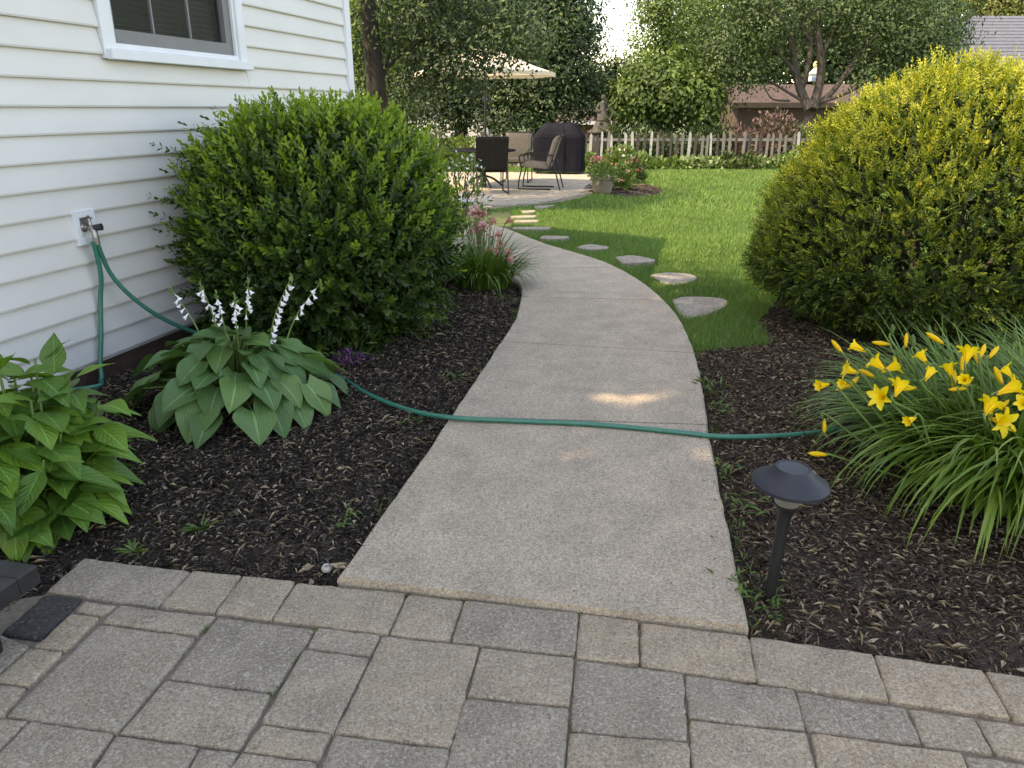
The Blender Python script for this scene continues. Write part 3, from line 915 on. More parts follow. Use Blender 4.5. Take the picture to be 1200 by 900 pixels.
# spigot on its mounting plate
mb = MB()
hs, hz = .075, .095
hbox(mb, SP_S - hs, SP_S - .042, SP_Z - hz, SP_Z + hz, 0.0, .034); hbox(mb, SP_S + .042, SP_S + hs, SP_Z - hz, SP_Z + hz, 0.0, .034)
hbox(mb, SP_S - .042, SP_S + .042, SP_Z + .055, SP_Z + hz, 0.0, .034); hbox(mb, SP_S - .042, SP_S + .042, SP_Z - hz, SP_Z - .055, 0.0, .034)
hbox(mb, SP_S - .042, SP_S + .042, SP_Z - .055, SP_Z + .055, 0.0, .014)
plate = mb.build('spigot_plate', 'white_trim', house, bev=.003)
mb = MB()
hbox(mb, SP_S - .040, SP_S + .040, SP_Z - .05, SP_Z + .05, .0142, .018)
mb.build('spigot_flange', 'grey_sash', plate)
mb = MB()
mb.tube([HL(SP_S - .005, SP_Z, .018), HL(SP_S - .005, SP_Z, .024), HL(SP_S - .005, SP_Z, .025), HL(SP_S, SP_Z, .045)], [.026, .026, .018, .017], 14)
mb.tube([HL(SP_S, SP_Z, .04), HL(SP_S - .003, SP_Z - .002, .062), HL(SP_S - .006, SP_Z - .006, .078), HL(SP_S - .010, SP_Z - .03, .088), HL(SP_S - .014, SP_Z - .062, .092)], [.016, .019, .020, .016, .0155], 14)
mb.tube([HL(SP_S - .003, SP_Z + .005, .064), HL(SP_S - .003, SP_Z + .045, .058)], [.010, .008], 10)
mb.build('faucet', 'brass', plate, smooth=True)
mb = MB()
mb.tube([HL(SP_S - .004, SP_Z - .002, .084), HL(SP_S + .010, SP_Z + .004, .125)], [.017, .020], 14)
mb.build('faucet_cap', 'cap_grey', plate, smooth=True)
mb = MB()
for k in range(3):
    a = k * 2 * PI / 3
    mb.tube([HL(SP_S, SP_Z + .05, .058), HL(SP_S + .018 * math.cos(a), SP_Z + .05 + .018 * math.sin(a), .060)], .006, 8)
mb.build('tap_handle', 'brass', plate, smooth=True)

# ------------------------------------------------------------------ garden hoses
sp_tip = W0 + HL(SP_S - .014, SP_Z - .062, .092)
Ysp = sp_tip.y
gp = [sp_tip + Vector((0, 0, .01)), sp_tip + Vector((.004, .004, -.03)), P(128, 318, Ysp + .05), P(148, 342, Ysp + .10), P(177, 365, Ysp + .19), P(207, 381, Ysp + .30), P(240, 393, Ysp + .42)]
gp += [G(300, 409, .015) , G(345, 420, .014), G(395, 440, .022), G(430, 461, .032), G(475, 479, .036), G(525, 489, .040), G(600, 493, .036), G(700, 497.5, .036), G(800, 507, .036), G(835, 511, .034), G(870, 512, .033), G(915, 510.5, .033), G(960, 506.5, .033), G(1010, 500, .03), G(1080, 492, .02)]
hose = thing('garden_hose', 'green garden hose drooping from the spigot and running across the concrete path', 'garden hose', sp_tip)
mb = MB(); mb.tube([p - sp_tip for p in smoothline(gp, 8)], 0.0125, 10); mb.build('tube', 'hose_green', hose, smooth=True)
mb = MB(); mb.tube([Vector((0, 0, .012)), Vector((.002, .002, -.028))], [.018, .017], 12); mb.build('coupling', 'brass', hose, smooth=True)
d0 = sp_tip + Vector((-.01, -.012, -.012))
g2 = [d0]
for (px, py, out) in [(112, 318, .075), (116, 350, .05), (117, 390, .048), (115, 420, .055), (113, 440, .075)]:
    s_, z_ = Wsz(px, py)
    g2.append(wall(s_ - .045, max(z_, .03), out))
g2.append(Vector((g2[-1].x + .01, g2[-1].y - .10, .022)))
g2.append(Vector((g2[-1].x - .3, g2[-1].y - .1, .02)))
hose2 = thing('garden_hose', 'short green hose hanging straight down the siding below the spigot', 'garden hose', d0)
mb = MB(); mb.tube([p - d0 for p in smoothline(g2, 8)], 0.0135, 10); mb.build('tube', 'hose_green', hose2, smooth=True)

# ------------------------------------------------------------------ rounded shrubs
def shrub_surface(n, c, rx, ry, h, zmax=0.45, base=0.82, lump=0.05, seed=0, e=2.0):
    """random points of a clipped mound, with outward normals; widest at zmax of its height"""
    rg = np.random.default_rng(seed)
    a = rg.uniform(0, 2 * PI, n)
    q = rg.uniform(0, 1, n)
    d = rand_dirs(n); d[:, 2] = np.abs(d[:, 2]) * np.where(rg.random(n) < .42, -1, 1)
    zc = h * zmax
    up = d[:, 2] > 0
    hz = np.where(up, h - zc, zc)
    # superellipse section: full shoulders
    norm = (np.abs(d[:, 0]) ** e + np.abs(d[:, 1]) ** e + np.abs(d[:, 2]) ** e) ** (1 / e)
    norm = np.where(up, (np.sqrt(d[:, 0] ** 2 + d[:, 1] ** 2) ** e + np.abs(d[:, 2]) ** e) ** (1 / e), (np.sqrt(d[:, 0] ** 2 + d[:, 1] ** 2) ** 4 + np.abs(d[:, 2]) ** 4) ** .25)
    s = d / norm[:, None]
    lum = np.array([mnoise.noise(Vector((p[0] * 3.4 + seed, p[1] * 3.4, p[2] * 3.4))) for p in s]) * lump
    s = s * (1 + lum)[:, None]
    shrinkb = np.where(up, 1, 1 - (1 - base) * (np.abs(s[:, 2]) ** 1.5))
    p = np.stack([s[:, 0] * rx * shrinkb, s[:, 1] * ry * shrinkb, zc + s[:, 2] * hz], 1)
    nr = unit(np.stack([s[:, 0] / rx, s[:, 1] / ry, s[:, 2] / hz], 1))
    return p, nr, lum / max(lump, 1e-6)
def shoots(p, d, L, nodes, leafL, leafW, spread, tone0, toneK, flat=False, seed=0, taper=.45):
    """leafy shoots: pairs of leaves up each stem; returns leaf arrays"""
    rg = np.random.default_rng(seed)
    n = len(p); d = unit(d)
    ref = unit(np.cross(d, rand_dirs(n)) + 1e-6)
    bi = np.cross(d, ref)
    PO, AX, NR, LL, WW, TT = [], [], [], [], [], []
    for k in range(nodes):
        f = (k + .3) / nodes
        for sgn in (-1, 1):
            if flat: r = ref * sgn
            else:
                r = (ref if k % 2 else bi) * sgn
            ax = unit(d * (.75 + .5 * f) + r * spread + rg.normal(0, .12, (n, 3)))
            PO.append(p + d * (L * f)[:, None]); AX.append(ax)
            NR.append(unit(d * .8 - r * .8 + (bi if flat else 0) * 1.4 + rg.normal(0, .2, (n, 3))))
            sz = (1 - taper * abs(f - .35)) * rg.uniform(.75, 1.15, n)
            LL.append(leafL * sz); WW.append(leafW * sz)
            TT.append(tone0 + toneK * f + rg.normal(0, .07, n))
    # end leaf
    PO.append(p + d * L[:, None] * .97); AX.append(d); NR.append(ref); LL.append(leafL * .8 * np.ones(n)); WW.append(leafW * .7 * np.ones(n)); TT.append(tone0 + toneK * 1.05)
    return [np.concatenate(q) for q in (PO, AX, NR, LL, WW, TT)]
def cat(*sets):
    return [np.concatenate(q) for q in zip(*sets)]

sh = thing('boxwood_shrub', 'large rounded dark green shrub with lime shoot tips against the white siding', 'shrub', (-1.28, 5.28, 0))
p, nr, lum = shrub_surface(2100, None, .83, .86, 1.44, .46, .90, .06, 21, 2.5)
rg = np.random.default_rng(5)
n = len(p)
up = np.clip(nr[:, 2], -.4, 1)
d = unit(nr * .85 + np.array([0, 0, .55]) + rg.normal(0, .24, (n, 3)))
L = rg.uniform(.15, .21, n) * (1 + .18 * np.clip(up, 0, 1)) * np.where(rg.random(n) < .02, 1.3, 1)
base = p - nr * rg.uniform(.03, .16, n)[:, None]
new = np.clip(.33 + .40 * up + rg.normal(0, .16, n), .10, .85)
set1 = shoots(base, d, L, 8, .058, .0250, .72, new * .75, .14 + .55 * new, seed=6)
p2, nr2, _ = shrub_surface(15000, None, .83, .86, 1.43, .46, .90, .08, 22, 2.5)
rg = np.random.default_rng(8)
k = len(p2)
p2 = p2 * (1 - rg.uniform(.0, .14, k))[:, None]
p2[:, 2] += .05
set2 = [p2, unit(nr2 * .5 + rand_dirs(k)), unit(nr2 + .6 * rand_dirs(k)), rg.uniform(.042, .060, k), rg.uniform(.018, .025, k), np.clip(rg.normal(.21, .10, k), 0, .4)]  # inner and core leaves darker: the shrub's self-shadow put into their tone
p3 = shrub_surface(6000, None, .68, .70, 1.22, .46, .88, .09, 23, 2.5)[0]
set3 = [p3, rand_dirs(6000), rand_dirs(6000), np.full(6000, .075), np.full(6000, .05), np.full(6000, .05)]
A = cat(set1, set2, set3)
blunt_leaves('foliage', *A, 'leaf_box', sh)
# long stray shoots reaching left to the siding
mb = MB()
for k in range(26):
    a = random.uniform(0, 2 * PI)
    q = [Vector((0.05 * math.cos(a), .05 * math.sin(a), .0)), Vector((.35 * math.cos(a), .35 * math.sin(a), .5)), Vector((.65 * math.cos(a), .65 * math.sin(a), random.uniform(.6, 1.1)))]
    mb.tube(smoothline(q, 3), [.02] * 3 + [.012] * 2 + [.006] * 2, 5)
mb.build('branches', 'stem_brown', sh)
stray = []
for (px, py, Yq) in [(176, 168, 4.95), (172, 228, 4.85), (192, 200, 4.9), (185, 270, 4.8), (214, 145, 5.0), (250, 128, 5.1), (180, 250, 4.85), (188, 290, 4.85), (240, 138, 5.0)]:
    t = P(px, py, Yq) - Vector((-1.28, 5.28, 0)); b0 = t + Vector((.30, .12, -.14))
    stray.append((b0, t))
bp = np.array([tuple(a) for a, b in stray]); bd = np.array([tuple(b - a) for a, b in stray]); bl = np.linalg.norm(bd, axis=1)
st_ = shoots(bp, bd, bl, 8, .055, .022, 1.0, np.full(len(bp), .22), .15, seed=9)
blunt_leaves('stray_shoots', *st_, 'leaf_box', sh)

gs = thing('golden_shrub', 'huge clipped golden-green evergreen shrub, yellow on top, at right edge', 'shrub', (3.06, 5.55, 0))
def gold_lobe(n, off, rx, ry, h, seed, zm=.42, ee=1.7):
    p, nr, lum = shrub_surface(n, None, rx, ry, h, zm, .92, .09, seed, ee)
    rg = np.random.default_rng(seed + 1)
    p = p - nr * rg.uniform(.0, .09, n)[:, None]
    p = np.repeat(p, 3, 0) + rg.normal(0, .022, (n * 3, 3)); nr = np.repeat(nr, 3, 0); n = n * 3
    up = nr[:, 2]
    d = unit(nr * .8 + np.array([0, 0, .45]) + rg.normal(0, .42, (n, 3)))
    L = rg.uniform(.045, .095, n) * (1 + .25 * np.clip(up, 0, 1))
    b0 = p - nr * .04 + np.array(off)
    t0 = np.clip(.43 + .46 * np.clip(up + .05, -.3, 1) + rg.normal(0, .14, n), .08, .95)  # up-facing sprays yellower: bleached growth, with the sunlit top put into tone too
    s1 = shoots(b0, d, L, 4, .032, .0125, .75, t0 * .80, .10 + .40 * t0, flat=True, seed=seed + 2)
    k = n
    p2, n2, _ = shrub_surface(k, None, rx * .96, ry * .96, h * .965, zm, .92, .09, seed, ee)
    p2 = p2 * (1 - rg.uniform(0, .12, k))[:, None] + np.array(off) + np.array([0, 0, .03])
    s2 = [p2, unit(n2 * .6 + rand_dirs(k)), unit(n2 + .6 * rand_dirs(k)), rg.uniform(.035, .055, k), rg.uniform(.011, .017, k), np.clip(rg.normal(.17, .10, k), 0, .4)]  # inner leaves toned dark, shade of the gaps put into leaf colour
    k3 = 5000
    p3 = shrub_surface(k3, None, rx * .84, ry * .84, h * .86, zm, .92, .08, seed + 4, ee)[0] + np.array(off)
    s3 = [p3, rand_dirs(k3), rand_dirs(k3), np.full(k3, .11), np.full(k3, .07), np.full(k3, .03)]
    return cat(s1, s2, s3)
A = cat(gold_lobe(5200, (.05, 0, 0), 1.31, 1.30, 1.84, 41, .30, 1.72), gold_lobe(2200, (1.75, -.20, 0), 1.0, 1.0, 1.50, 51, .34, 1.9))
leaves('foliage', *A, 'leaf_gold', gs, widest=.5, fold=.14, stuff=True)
mb = MB()
for k in range(22):
    a = random.uniform(0, 2 * PI)
    mb.tube(smoothline([Vector((.1 * math.cos(a), .1 * math.sin(a), 0)), Vector((.5 * math.cos(a), .5 * math.sin(a), .45)), Vector((.9 * math.cos(a), .9 * math.sin(a), random.uniform(.6, 1.2)))], 3), [.03] * 3 + [.02] * 2 + [.008] * 2, 5)
mb.build('branches', 'stem_brown', gs)

# ------------------------------------------------------------------ big-leaved plants
def leaf_mesh(name, m, L=1.0, W=.62, heart=True, droop=.25, fold=.12, wave=.02, nu=9, nv=6, seed=0):
    """one broad leaf along +Y, blade with midrib fold, cupped and wavy"""
    rd = random.Random(seed)
    me = bpy.data.meshes.new(name)
    vs_, fs, uv = [], [], []
    ph = rd.uniform(0, 6)
    for i in range(nu + 1):
        t = i / nu
        if heart:
            w = W * .5 * (math.sin(PI * min(1, t ** .62)) ** .85 if 0 < t < 1 else 0.0)
            w = max(w, .30 * W * (1 - t / .12) * .9 if t < .12 else 0.0)
        else:
            w = W * .5 * (math.sin(PI * t ** .80) ** 1.0 if 0 < t < 1 else 0.0) * (1 - .18 * t)
        for j in range(nv + 1):
            v_ = -1 + 2 * j / nv
            back = (.16 * abs(v_) ** 1.3 * max(0, 1 - t / .22)) if heart else 0
            x = v_ * w
            y = t - back
            z_ = fold * abs(v_) ** 1.4 * w * 2 - droop * t ** 2 + wave * math.sin(t * 9 + ph + v_ * 2) * abs(v_)
            vs_.append((x * L, y * L, z_ * L)); uv.append((v_, t))
    for i in range(nu):
        for j in range(nv):
            a = i * (nv + 1) + j
            fs.append((a, a + 1, a + nv + 2, a + nv + 1))
    me.from_pydata(vs_, [], fs)
    ul = me.uv_layers.new(name='UVMap')
    for lp in me.loops: ul.data[lp.index].uv = uv[lp.vertex_index]
    me.materials.append(MATS[m])
    me.polygons.foreach_set('use_smooth', [True] * len(me.polygons))
    me.update()
    return me
def place_leaf(me, parent, base, az, pitch, size, roll=0.0, name='leaf'):
    o = bpy.data.objects.new(name, me)
    COL.objects.link(o)
    o.parent = parent
    o.location = base
    o.rotation_euler = (pitch, roll, az)
    o.scale = (size,) * 3
    return o

hc = G(283, 478)
hosta = thing('hosta', 'hosta with broad heart-shaped leaves and white flower spikes in the mulch', 'plant', (hc.x, hc.y, 0))
hm = [leaf_mesh('leaf', 'leaf_hosta', W=w, droop=dr, fold=f_, wave=.02, nu=10, nv=8, seed=k) for k, (w, dr, f_) in enumerate([(.84, .26, .15), (.78, .38, .19), (.90, .20, .12), (.82, .32, .21)])]
pet = MB()
rd = random.Random(3)
for (cnt, rad, zh, pmin, pmax, s0, s1, a0) in [(23, .40, .16, -44, -20, .17, .23, 0), (25, .33, .235, -32, -8, .17, .22, .2), (22, .235, .31, -22, 2, .16, .21, .1), (16, .13, .365, -12, 14, .13, .18, .3), (7, .05, .395, -5, 25, .10, .15, .3)]:
    for k in range(cnt):
        az = 2 * PI * (k + a0) / cnt + rd.uniform(-.14, .14)
        rr = rad * rd.uniform(.82, 1.18)
        d = Vector((-math.sin(az), math.cos(az), 0))
        b0 = d * rr + Vector((0, 0, zh + rd.uniform(-.035, .035)))
        place_leaf(rd.choice(hm), hosta, b0, az, R(rd.uniform(pmin - 6, pmax + 8)), rd.uniform(s0, s1), R(rd.uniform(-26, 26)))
        pet.tube(smoothline([d * .03, d * rr * .45 + Vector((0, 0, b0.z * .8)), b0], 3), [.006] * 5 + [.004] * 2, 5)
tag(pet.build('leaf_stalks', 'stem_green', hosta, smooth=True), kind='stuff')
# flower: a drooping white bell with flared lobes, along +Y
def bell(L=.031):
    mb = MB(); n = 6
    for (t, r) in [(0, .09), (.3, .10), (.6, .16), (.82, .24), (1.0, .36)]:
        for k in range(n):
            a = 2 * PI * k / n
            rr = r * L * (1 + (.25 if k % 2 and t == 1 else 0))
            mb.v.append((rr * math.cos(a), t * L * (1.1 if k % 2 and t == 1 else 1), rr * math.sin(a)))
    for i in range(4):
        for k in range(n): mb.f.append((i * n + k, i * n + (k + 1) % n, (i + 1) * n + (k + 1) % n, (i + 1) * n + k))
    me = bpy.data.meshes.new('bloom'); me.from_pydata(mb.v, [], mb.f); me.materials.append(MATS['petal_white'])
    me.polygons.foreach_set('use_smooth', [True] * len(me.polygons)); me.update()
    return me
bell_me = bell()
stalks = [(200, 338, -.02, 5, 2), (235, 333, .05, 8, 5), (253, 344, -.05, 9, 3), (275, 346, -.12, 9, 3), (291, 330, .02, 9, 5), (341, 325, -.05, 26, 2), (376, 331, .06, 9, 1)]
for (px, py, dy, nb, nbud) in stalks:
    tip = P(px, py, hc.y + dy) - Vector((hc.x, hc.y, 0))
    root = Vector((tip.x * .45, tip.y * .45 + .02, .22))
    mid = root.lerp(tip, .5) + Vector((tip.x * -.05, 0, .03))
    line = smoothline([root, mid, tip], 8)
    mb = MB(); mb.tube(line, [.006 - .004 * i / (len(line) - 1) for i in range(len(line))], 6)
    for k in range(10 if nb < 10 else 22):                                    # buds at the tip
        f = rd.uniform(0, 1); a = rd.uniform(0, 6.28)
        p0 = tip + Vector((0, 0, .012 - .055 * f)); r0 = .004 + .014 * f
        mb.tube([p0, p0 + Vector((math.cos(a) * r0, math.sin(a) * r0, .012))], [.005, .002], 5)
    st = mb.build('flower_stalk', 'stem_green', hosta, smooth=True)
    for k in range(nb):
        f = (.30 + .62 * (k + .5) / nb) if nb > 10 else .60 + .34 * (k + .5) / nb
        q = line[int(f * (len(line) - 1))]
        az = rd.uniform(0, 2 * PI) if nb < 10 else R(-70) + rd.uniform(-1.1, 1.1)
        place_leaf(bell_me, st, q, az, R(rd.uniform(-78, -32)), rd.uniform(.75, 1.15), name='bloom')

yc = G(42, 600)
hyd = thing('leafy_plant', 'bushy plant with bright green pointed leaves at the left edge', 'plant', (yc.x, yc.y, 0))
ym = [leaf_mesh('leaf', 'leaf_hydrangea', W=w, heart=False, droop=dr, fold=f_, wave=.015, nu=9, nv=6, seed=20 + k) for k, (w, dr, f_) in enumerate([(.64, .18, .10), (.58, .28, .15), (.68, .14, .09), (.60, .38, .12)])]
stm = MB()
rd = random.Random(12)
tips = [(65, 420, 0.05), (20, 425, -.02), (105, 440, .10), (-30, 440, .05), (112, 500, .0), (60, 470, -.12), (10, 490, -.22), (120, 540, -.05), (-40, 500, -.15), (75, 540, -.25), (20, 560, -.30), (140, 470, .12), (100, 575, -.15), (-70, 470, .1), (40, 440, .18), (-20, 540, -.3)]
tips += [(a + rd.uniform(-22, 14), b_ + rd.uniform(-8, 30), c_ + rd.uniform(-.12, .12)) for a, b_, c_ in tips[:11]]
for (px, py, dy) in tips:
    tip = P(px - 24, py, yc.y + dy) - Vector((yc.x, yc.y, 0))
    root = Vector((tip.x * .3, tip.y * .3, 0))
    line = smoothline([root, root.lerp(tip, .55) + Vector((tip.x * .1, tip.y * .1, .02)), tip], 8)
    stm.tube(line, [.009 - .005 * i / (len(line) - 1) for i in range(len(line))], 6)
    nn = 6
    a0 = rd.uniform(0, PI)
    for k in range(nn):
        f = .36 + .62 * k / (nn - 1)
        q = line[min(len(line) - 1, int(f * (len(line) - 1)))]
        for sd in (0, PI):
            az = a0 + sd + (PI / 2) * (k % 2) + rd.uniform(-.3, .3)
            size = (.235 - .10 * max(0, f - .6) / .4) * rd.uniform(.82, 1.18)
            pit = R(rd.uniform(-24, 12)) if f < .9 else R(rd.uniform(10, 48))
            place_leaf(rd.choice(ym), hyd, q + Vector((-math.sin(az), math.cos(az), 0)) * .02, az, pit, size, R(rd.uniform(-15, 15)))
tag(stm.build('stems', 'stem_green', hyd, smooth=True), kind='stuff')
t0 = P(64, 436, yc.y + .05) - Vector((yc.x, yc.y, 0))
place_leaf(ym[2], hyd, t0, R(10), R(72), .15)
place_leaf(ym[1], hyd, P(20, 590, yc.y - .28) - Vector((yc.x, yc.y, 0)), R(190), R(-48), .22)

# ------------------------------------------------------------------ strap-leaved clumps
def straps(name, m, parent, n, cx, spread, Lr, width, lean, seed, squash=1.0, tone=(.5, .2), segs=8, front=None):
    rg = np.random.default_rng(seed)
    a = rg.uniform(0, 2 * PI, n)
    r0 = np.sqrt(rg.random(n)) * spread
    b0 = np.stack([cx[0] + np.cos(a) * r0, cx[1] + np.sin(a) * r0 * squash, np.zeros(n)], 1)
    az = a + rg.normal(0, .45, n)
    L = rg.uniform(*Lr, n)
    ln = np.clip(rg.normal(lean, .22, n) + .35 * r0 / spread, .05, 1.3)
    w = width * rg.uniform(.7, 1.2, n)
    tn = np.clip(rg.normal(*tone, n), 0, 1)
    th = np.array(PI / 2 - .12 - .25 * ln)                 # rises steeply then arches over
    pts = [b0]
    for i in range(segs):
        t = (i + .5) / segs
        ang = th - ln * 2.1 * t ** 1.35
        step = np.stack([np.cos(az) * np.cos(ang), np.sin(az) * np.cos(ang), np.sin(ang)], 1) * (L / segs)[:, None]
        q = pts[-1] + step
        q[:, 2] = np.maximum(q[:, 2], .02 + .03 * rg.random(n))
        pts.append(q)
    side = np.stack([-np.sin(az), np.cos(az), np.zeros(n)], 1)
    V, T = [], []
    for i, q in enumerate(pts):
        t = i / segs
        ww = (w * (1 - t ** 2.2) * (.65 + .35 * min(1, t * 4)) + .0006)[:, None] * .5
        V += [q - side * ww + np.array([0, 0, .25]) * ww, q, q + side * ww + np.array([0, 0, .25]) * ww]
        T += [tn * (0.75 + .25 * t)] * 3
    V = np.stack(V, 1); T = np.stack(T, 1)
    k = 3 * (segs + 1)
    F = []
    for i in range(segs):
        for j in (0, 1):
            a_ = i * 3 + j
            F.append([a_, a_ + 1, a_ + 4, a_ + 3])
    F = np.array(F)[None] + (np.arange(n) * k)[:, None, None]
    o = link(name, np_mesh(name, V.reshape(-1, 3), F.reshape(-1, 4), T.ravel()), m, parent, smooth=True)
    o['kind'] = 'stuff'
    return o
def lily_mesh(name, m, op=1.0, n=6, L=.085, seed=0):
    """trumpet of six recurving petals opening along +Y, with stamens"""
    rd = random.Random(seed); V, F, T = [], [], []
    for k in range(n):
        a = 2 * PI * k / n + rd.uniform(-.1, .1)
        wmax = L * (.50 if k % 2 else .36)
        for i in range(7):
            t = i / 6
            r = L * (.05 + op * (.10 * t + .62 * t ** 3.0))
            y = L * (1.15 * t - op * .42 * t ** 4)
            w = wmax * (.25 + .9 * math.sin(PI * min(1, t * .86 + .06)) * (t ** .8)) * (1 if i < 6 else .35)
            for j in (-1, 0, 1):
                x_ = r * math.cos(a) - j * w * .5 * math.sin(a); z_ = r * math.sin(a) + j * w * .5 * math.cos(a)
                V.append((x_, y + (.06 * L * abs(j) * (1 if t > .5 else 0)), z_)); T.append(.15 + .8 * t)
        o = k * 21
        for i in range(6):
            for j in range(2): F.append((o + i * 3 + j, o + i * 3 + j + 1, o + i * 3 + j + 4, o + i * 3 + j + 3))
    me = np_mesh(name, np.array(V), np.array(F), np.array(T))
    me.materials.append(MATS[m]); me.polygons.foreach_set('use_smooth', [True] * len(me.polygons))
    return me
def bud_mesh(name, m, L=.07):
    mb = MB(); mb.tube([(0, t * L, 0) for t in (0, .2, .5, .8, 1)], [.004, .007, .010, .008, .002], 8)
    me = bpy.data.meshes.new(name); me.from_pydata(mb.v, [], mb.f)
    a = me.attributes.new('tone', 'FLOAT', 'POINT'); a.data.foreach_set('value', [.25] * len(me.vertices))
    me.materials.append(MATS[m]); me.polygons.foreach_set('use_smooth', [True] * len(me.polygons)); me.update()
    return me
dc = G(1168, 572)
day = thing('daylily_clump', 'daylily clump with yellow trumpet flowers and arching strap leaves at right', 'plant', (dc.x, dc.y, 0))
straps('strap_leaves', 'leaf_strap', day, 900, (0, 0), .30, (.52, .84), .023, .62, 61, tone=(.50, .20), segs=9)
straps('strap_leaves', 'leaf_strap', day, 620, (.38, -.06), .28, (.55, .90), .024, .60, 62, tone=(.52, .20), segs=9)
straps('strap_leaves', 'leaf_strap', day, 560, (.02, .28), .28, (.48, .74), .017, .62, 63, tone=(.50, .18), segs=9)
straps('strap_leaves', 'leaf_strap', day, 480, (.60, .30), .32, (.50, .78), .019, .55, 64, tone=(.48, .18), segs=9)
straps('strap_leaves', 'leaf_strap', day, 260, (.08, -.20), .16, (.60, .92), .023, .66, 65, tone=(.56, .2), segs=9)
lm = [lily_mesh('flower', 'petal_yellow', o_, L=l_, seed=k) for k, (o_, l_) in enumerate([(.82, .080), (.68, .085), (.92, .078), (.5, .085)])]
bm_ = bud_mesh('bud', 'petal_yellow')
bg_ = bud_mesh('bud', 'leaf_small', .055)
scp = MB()
rd = random.Random(8)
# px, py, dY, azimuth of facing (deg; 180 = towards the camera), pitch, variant, size
FL = [(996, 403, .18, 60, 20, 3, .9), (990, 430, .12, 100, 25, 0, .95), (1020, 420, .05, 70, 35, 1, 1.0), (1049, 420, .10, -70, 40, 1, 1.0), (957, 452, .02, 110, 0, 3, .8), (1053, 443, -.08, -30, 45, 0, 1.05),
      (1039, 461, -.14, 150, 30, 2, 1.1), (1132, 404, .02, -20, 50, 0, 1.05), (1152, 461, -.16, -10, 55, 0, 1.1), (1192, 445, -.12, -80, 35, 1, 1.2), (1188, 497, -.24, 195, 10, 2, 1.25), (1060, 494, -.2, 110, -10, 3, .7), (1225, 420, .0, 160, 35, 0, 1.0), (1250, 470, -.2, 200, 25, 2, 1.1), (984, 449, .08, 120, 10, 3, .6), (1075, 412, .08, 40, 40, 1, .8), (1092, 432, .0, -50, 40, 3, .8), (1108, 425, .04, 30, 55, 1, .85), (1172, 428, -.06, 60, 40, 0, .85), (1140, 440, -.08, 170, 40, 3, .8), (1205, 470, -.2, 150, 35, 1, .9)]
for (px, py, dy, az, pit, vi, sz) in FL:
    q = P(px, py, dc.y + dy - .12) - Vector((dc.x, dc.y, 0))
    a = R(az)
    ax = Vector((-math.sin(a) * math.cos(R(pit)), math.cos(a) * math.cos(R(pit)), math.sin(R(pit))))
    b0 = q - ax * .075 * sz
    place_leaf(lm[vi], day, b0, a, R(pit), sz * .84, rd.uniform(0, 1), name='flower')
    scp.tube(smoothline([Vector((q.x * .35, q.y * .35, .02)), Vector((q.x * .7, q.y * .7, q.z * .62)), b0 - ax * .02, b0 + ax * .012], 5), [.0045] * 12 + [.0035] * 4, 5)
BD = [(1046, 382, .1, 0, 80, 1), (1089, 384, .1, 10, 75, 1), (1070, 398, .1, -10, 60, 1), (1062, 396, .1, -15, 70, 0), (1189, 390, .05, 5, 80, 1), (1030, 402, .12, 80, 5, 0), (1118, 443, -.1, -10, 65, 0), (1120, 456, -.14, 90, -5, 0), (1134, 448, -.12, -60, 30, 0), (1152, 410, .0, -40, 40, 0), (1165, 412, .0, -55, 30, 0), (1095, 396, .08, 70, 30, 0), (980, 405, .2, 40, 40, 0),
      (985, 455, .02, 100, -20, 0), (966, 502, -.02, 170, -60, 0), (1160, 485, -.2, -30, 40, 0), (1180, 480, -.2, 140, 30, 0), (1178, 473, -.18, -60, 30, 0), (1000, 448, .05, 130, -20, 0), (1015, 437, .05, 60, 20, 0), (1128, 425, 0, -20, 60, 0), (958, 532, -.1, 90, 5, 0), (1105, 410, .06, 60, 50, 1), (1075, 435, 0, 30, 60, 1), (1170, 440, -.1, 20, 50, 0), (1068, 455, -.1, -80, 5, 0), (1215, 395, 0, 10, 70, 1), (1144, 418, 0, 35, 60, 0)]
for (px, py, dy, az, pit, gr) in BD:
    q = P(px, py, dc.y + dy) - Vector((dc.x, dc.y, 0)); a = R(az)
    ax = Vector((-math.sin(a) * math.cos(R(pit)), math.cos(a) * math.cos(R(pit)), math.sin(R(pit))))
    b0 = q - ax * .04
    place_leaf(bg_ if gr else bm_, day, b0, a, R(pit), rd.uniform(.85, 1.15), 0, name='bud')
    scp.tube(smoothline([Vector((q.x * .35, q.y * .35, .02)), Vector((q.x * .7, q.y * .7, q.z * .62)), b0 - ax * .02, b0 + ax * .01], 5), [.004] * 12 + [.003] * 4, 5)
tag(scp.build('flower_stems', 'stem_green', day, smooth=True), kind='stuff')

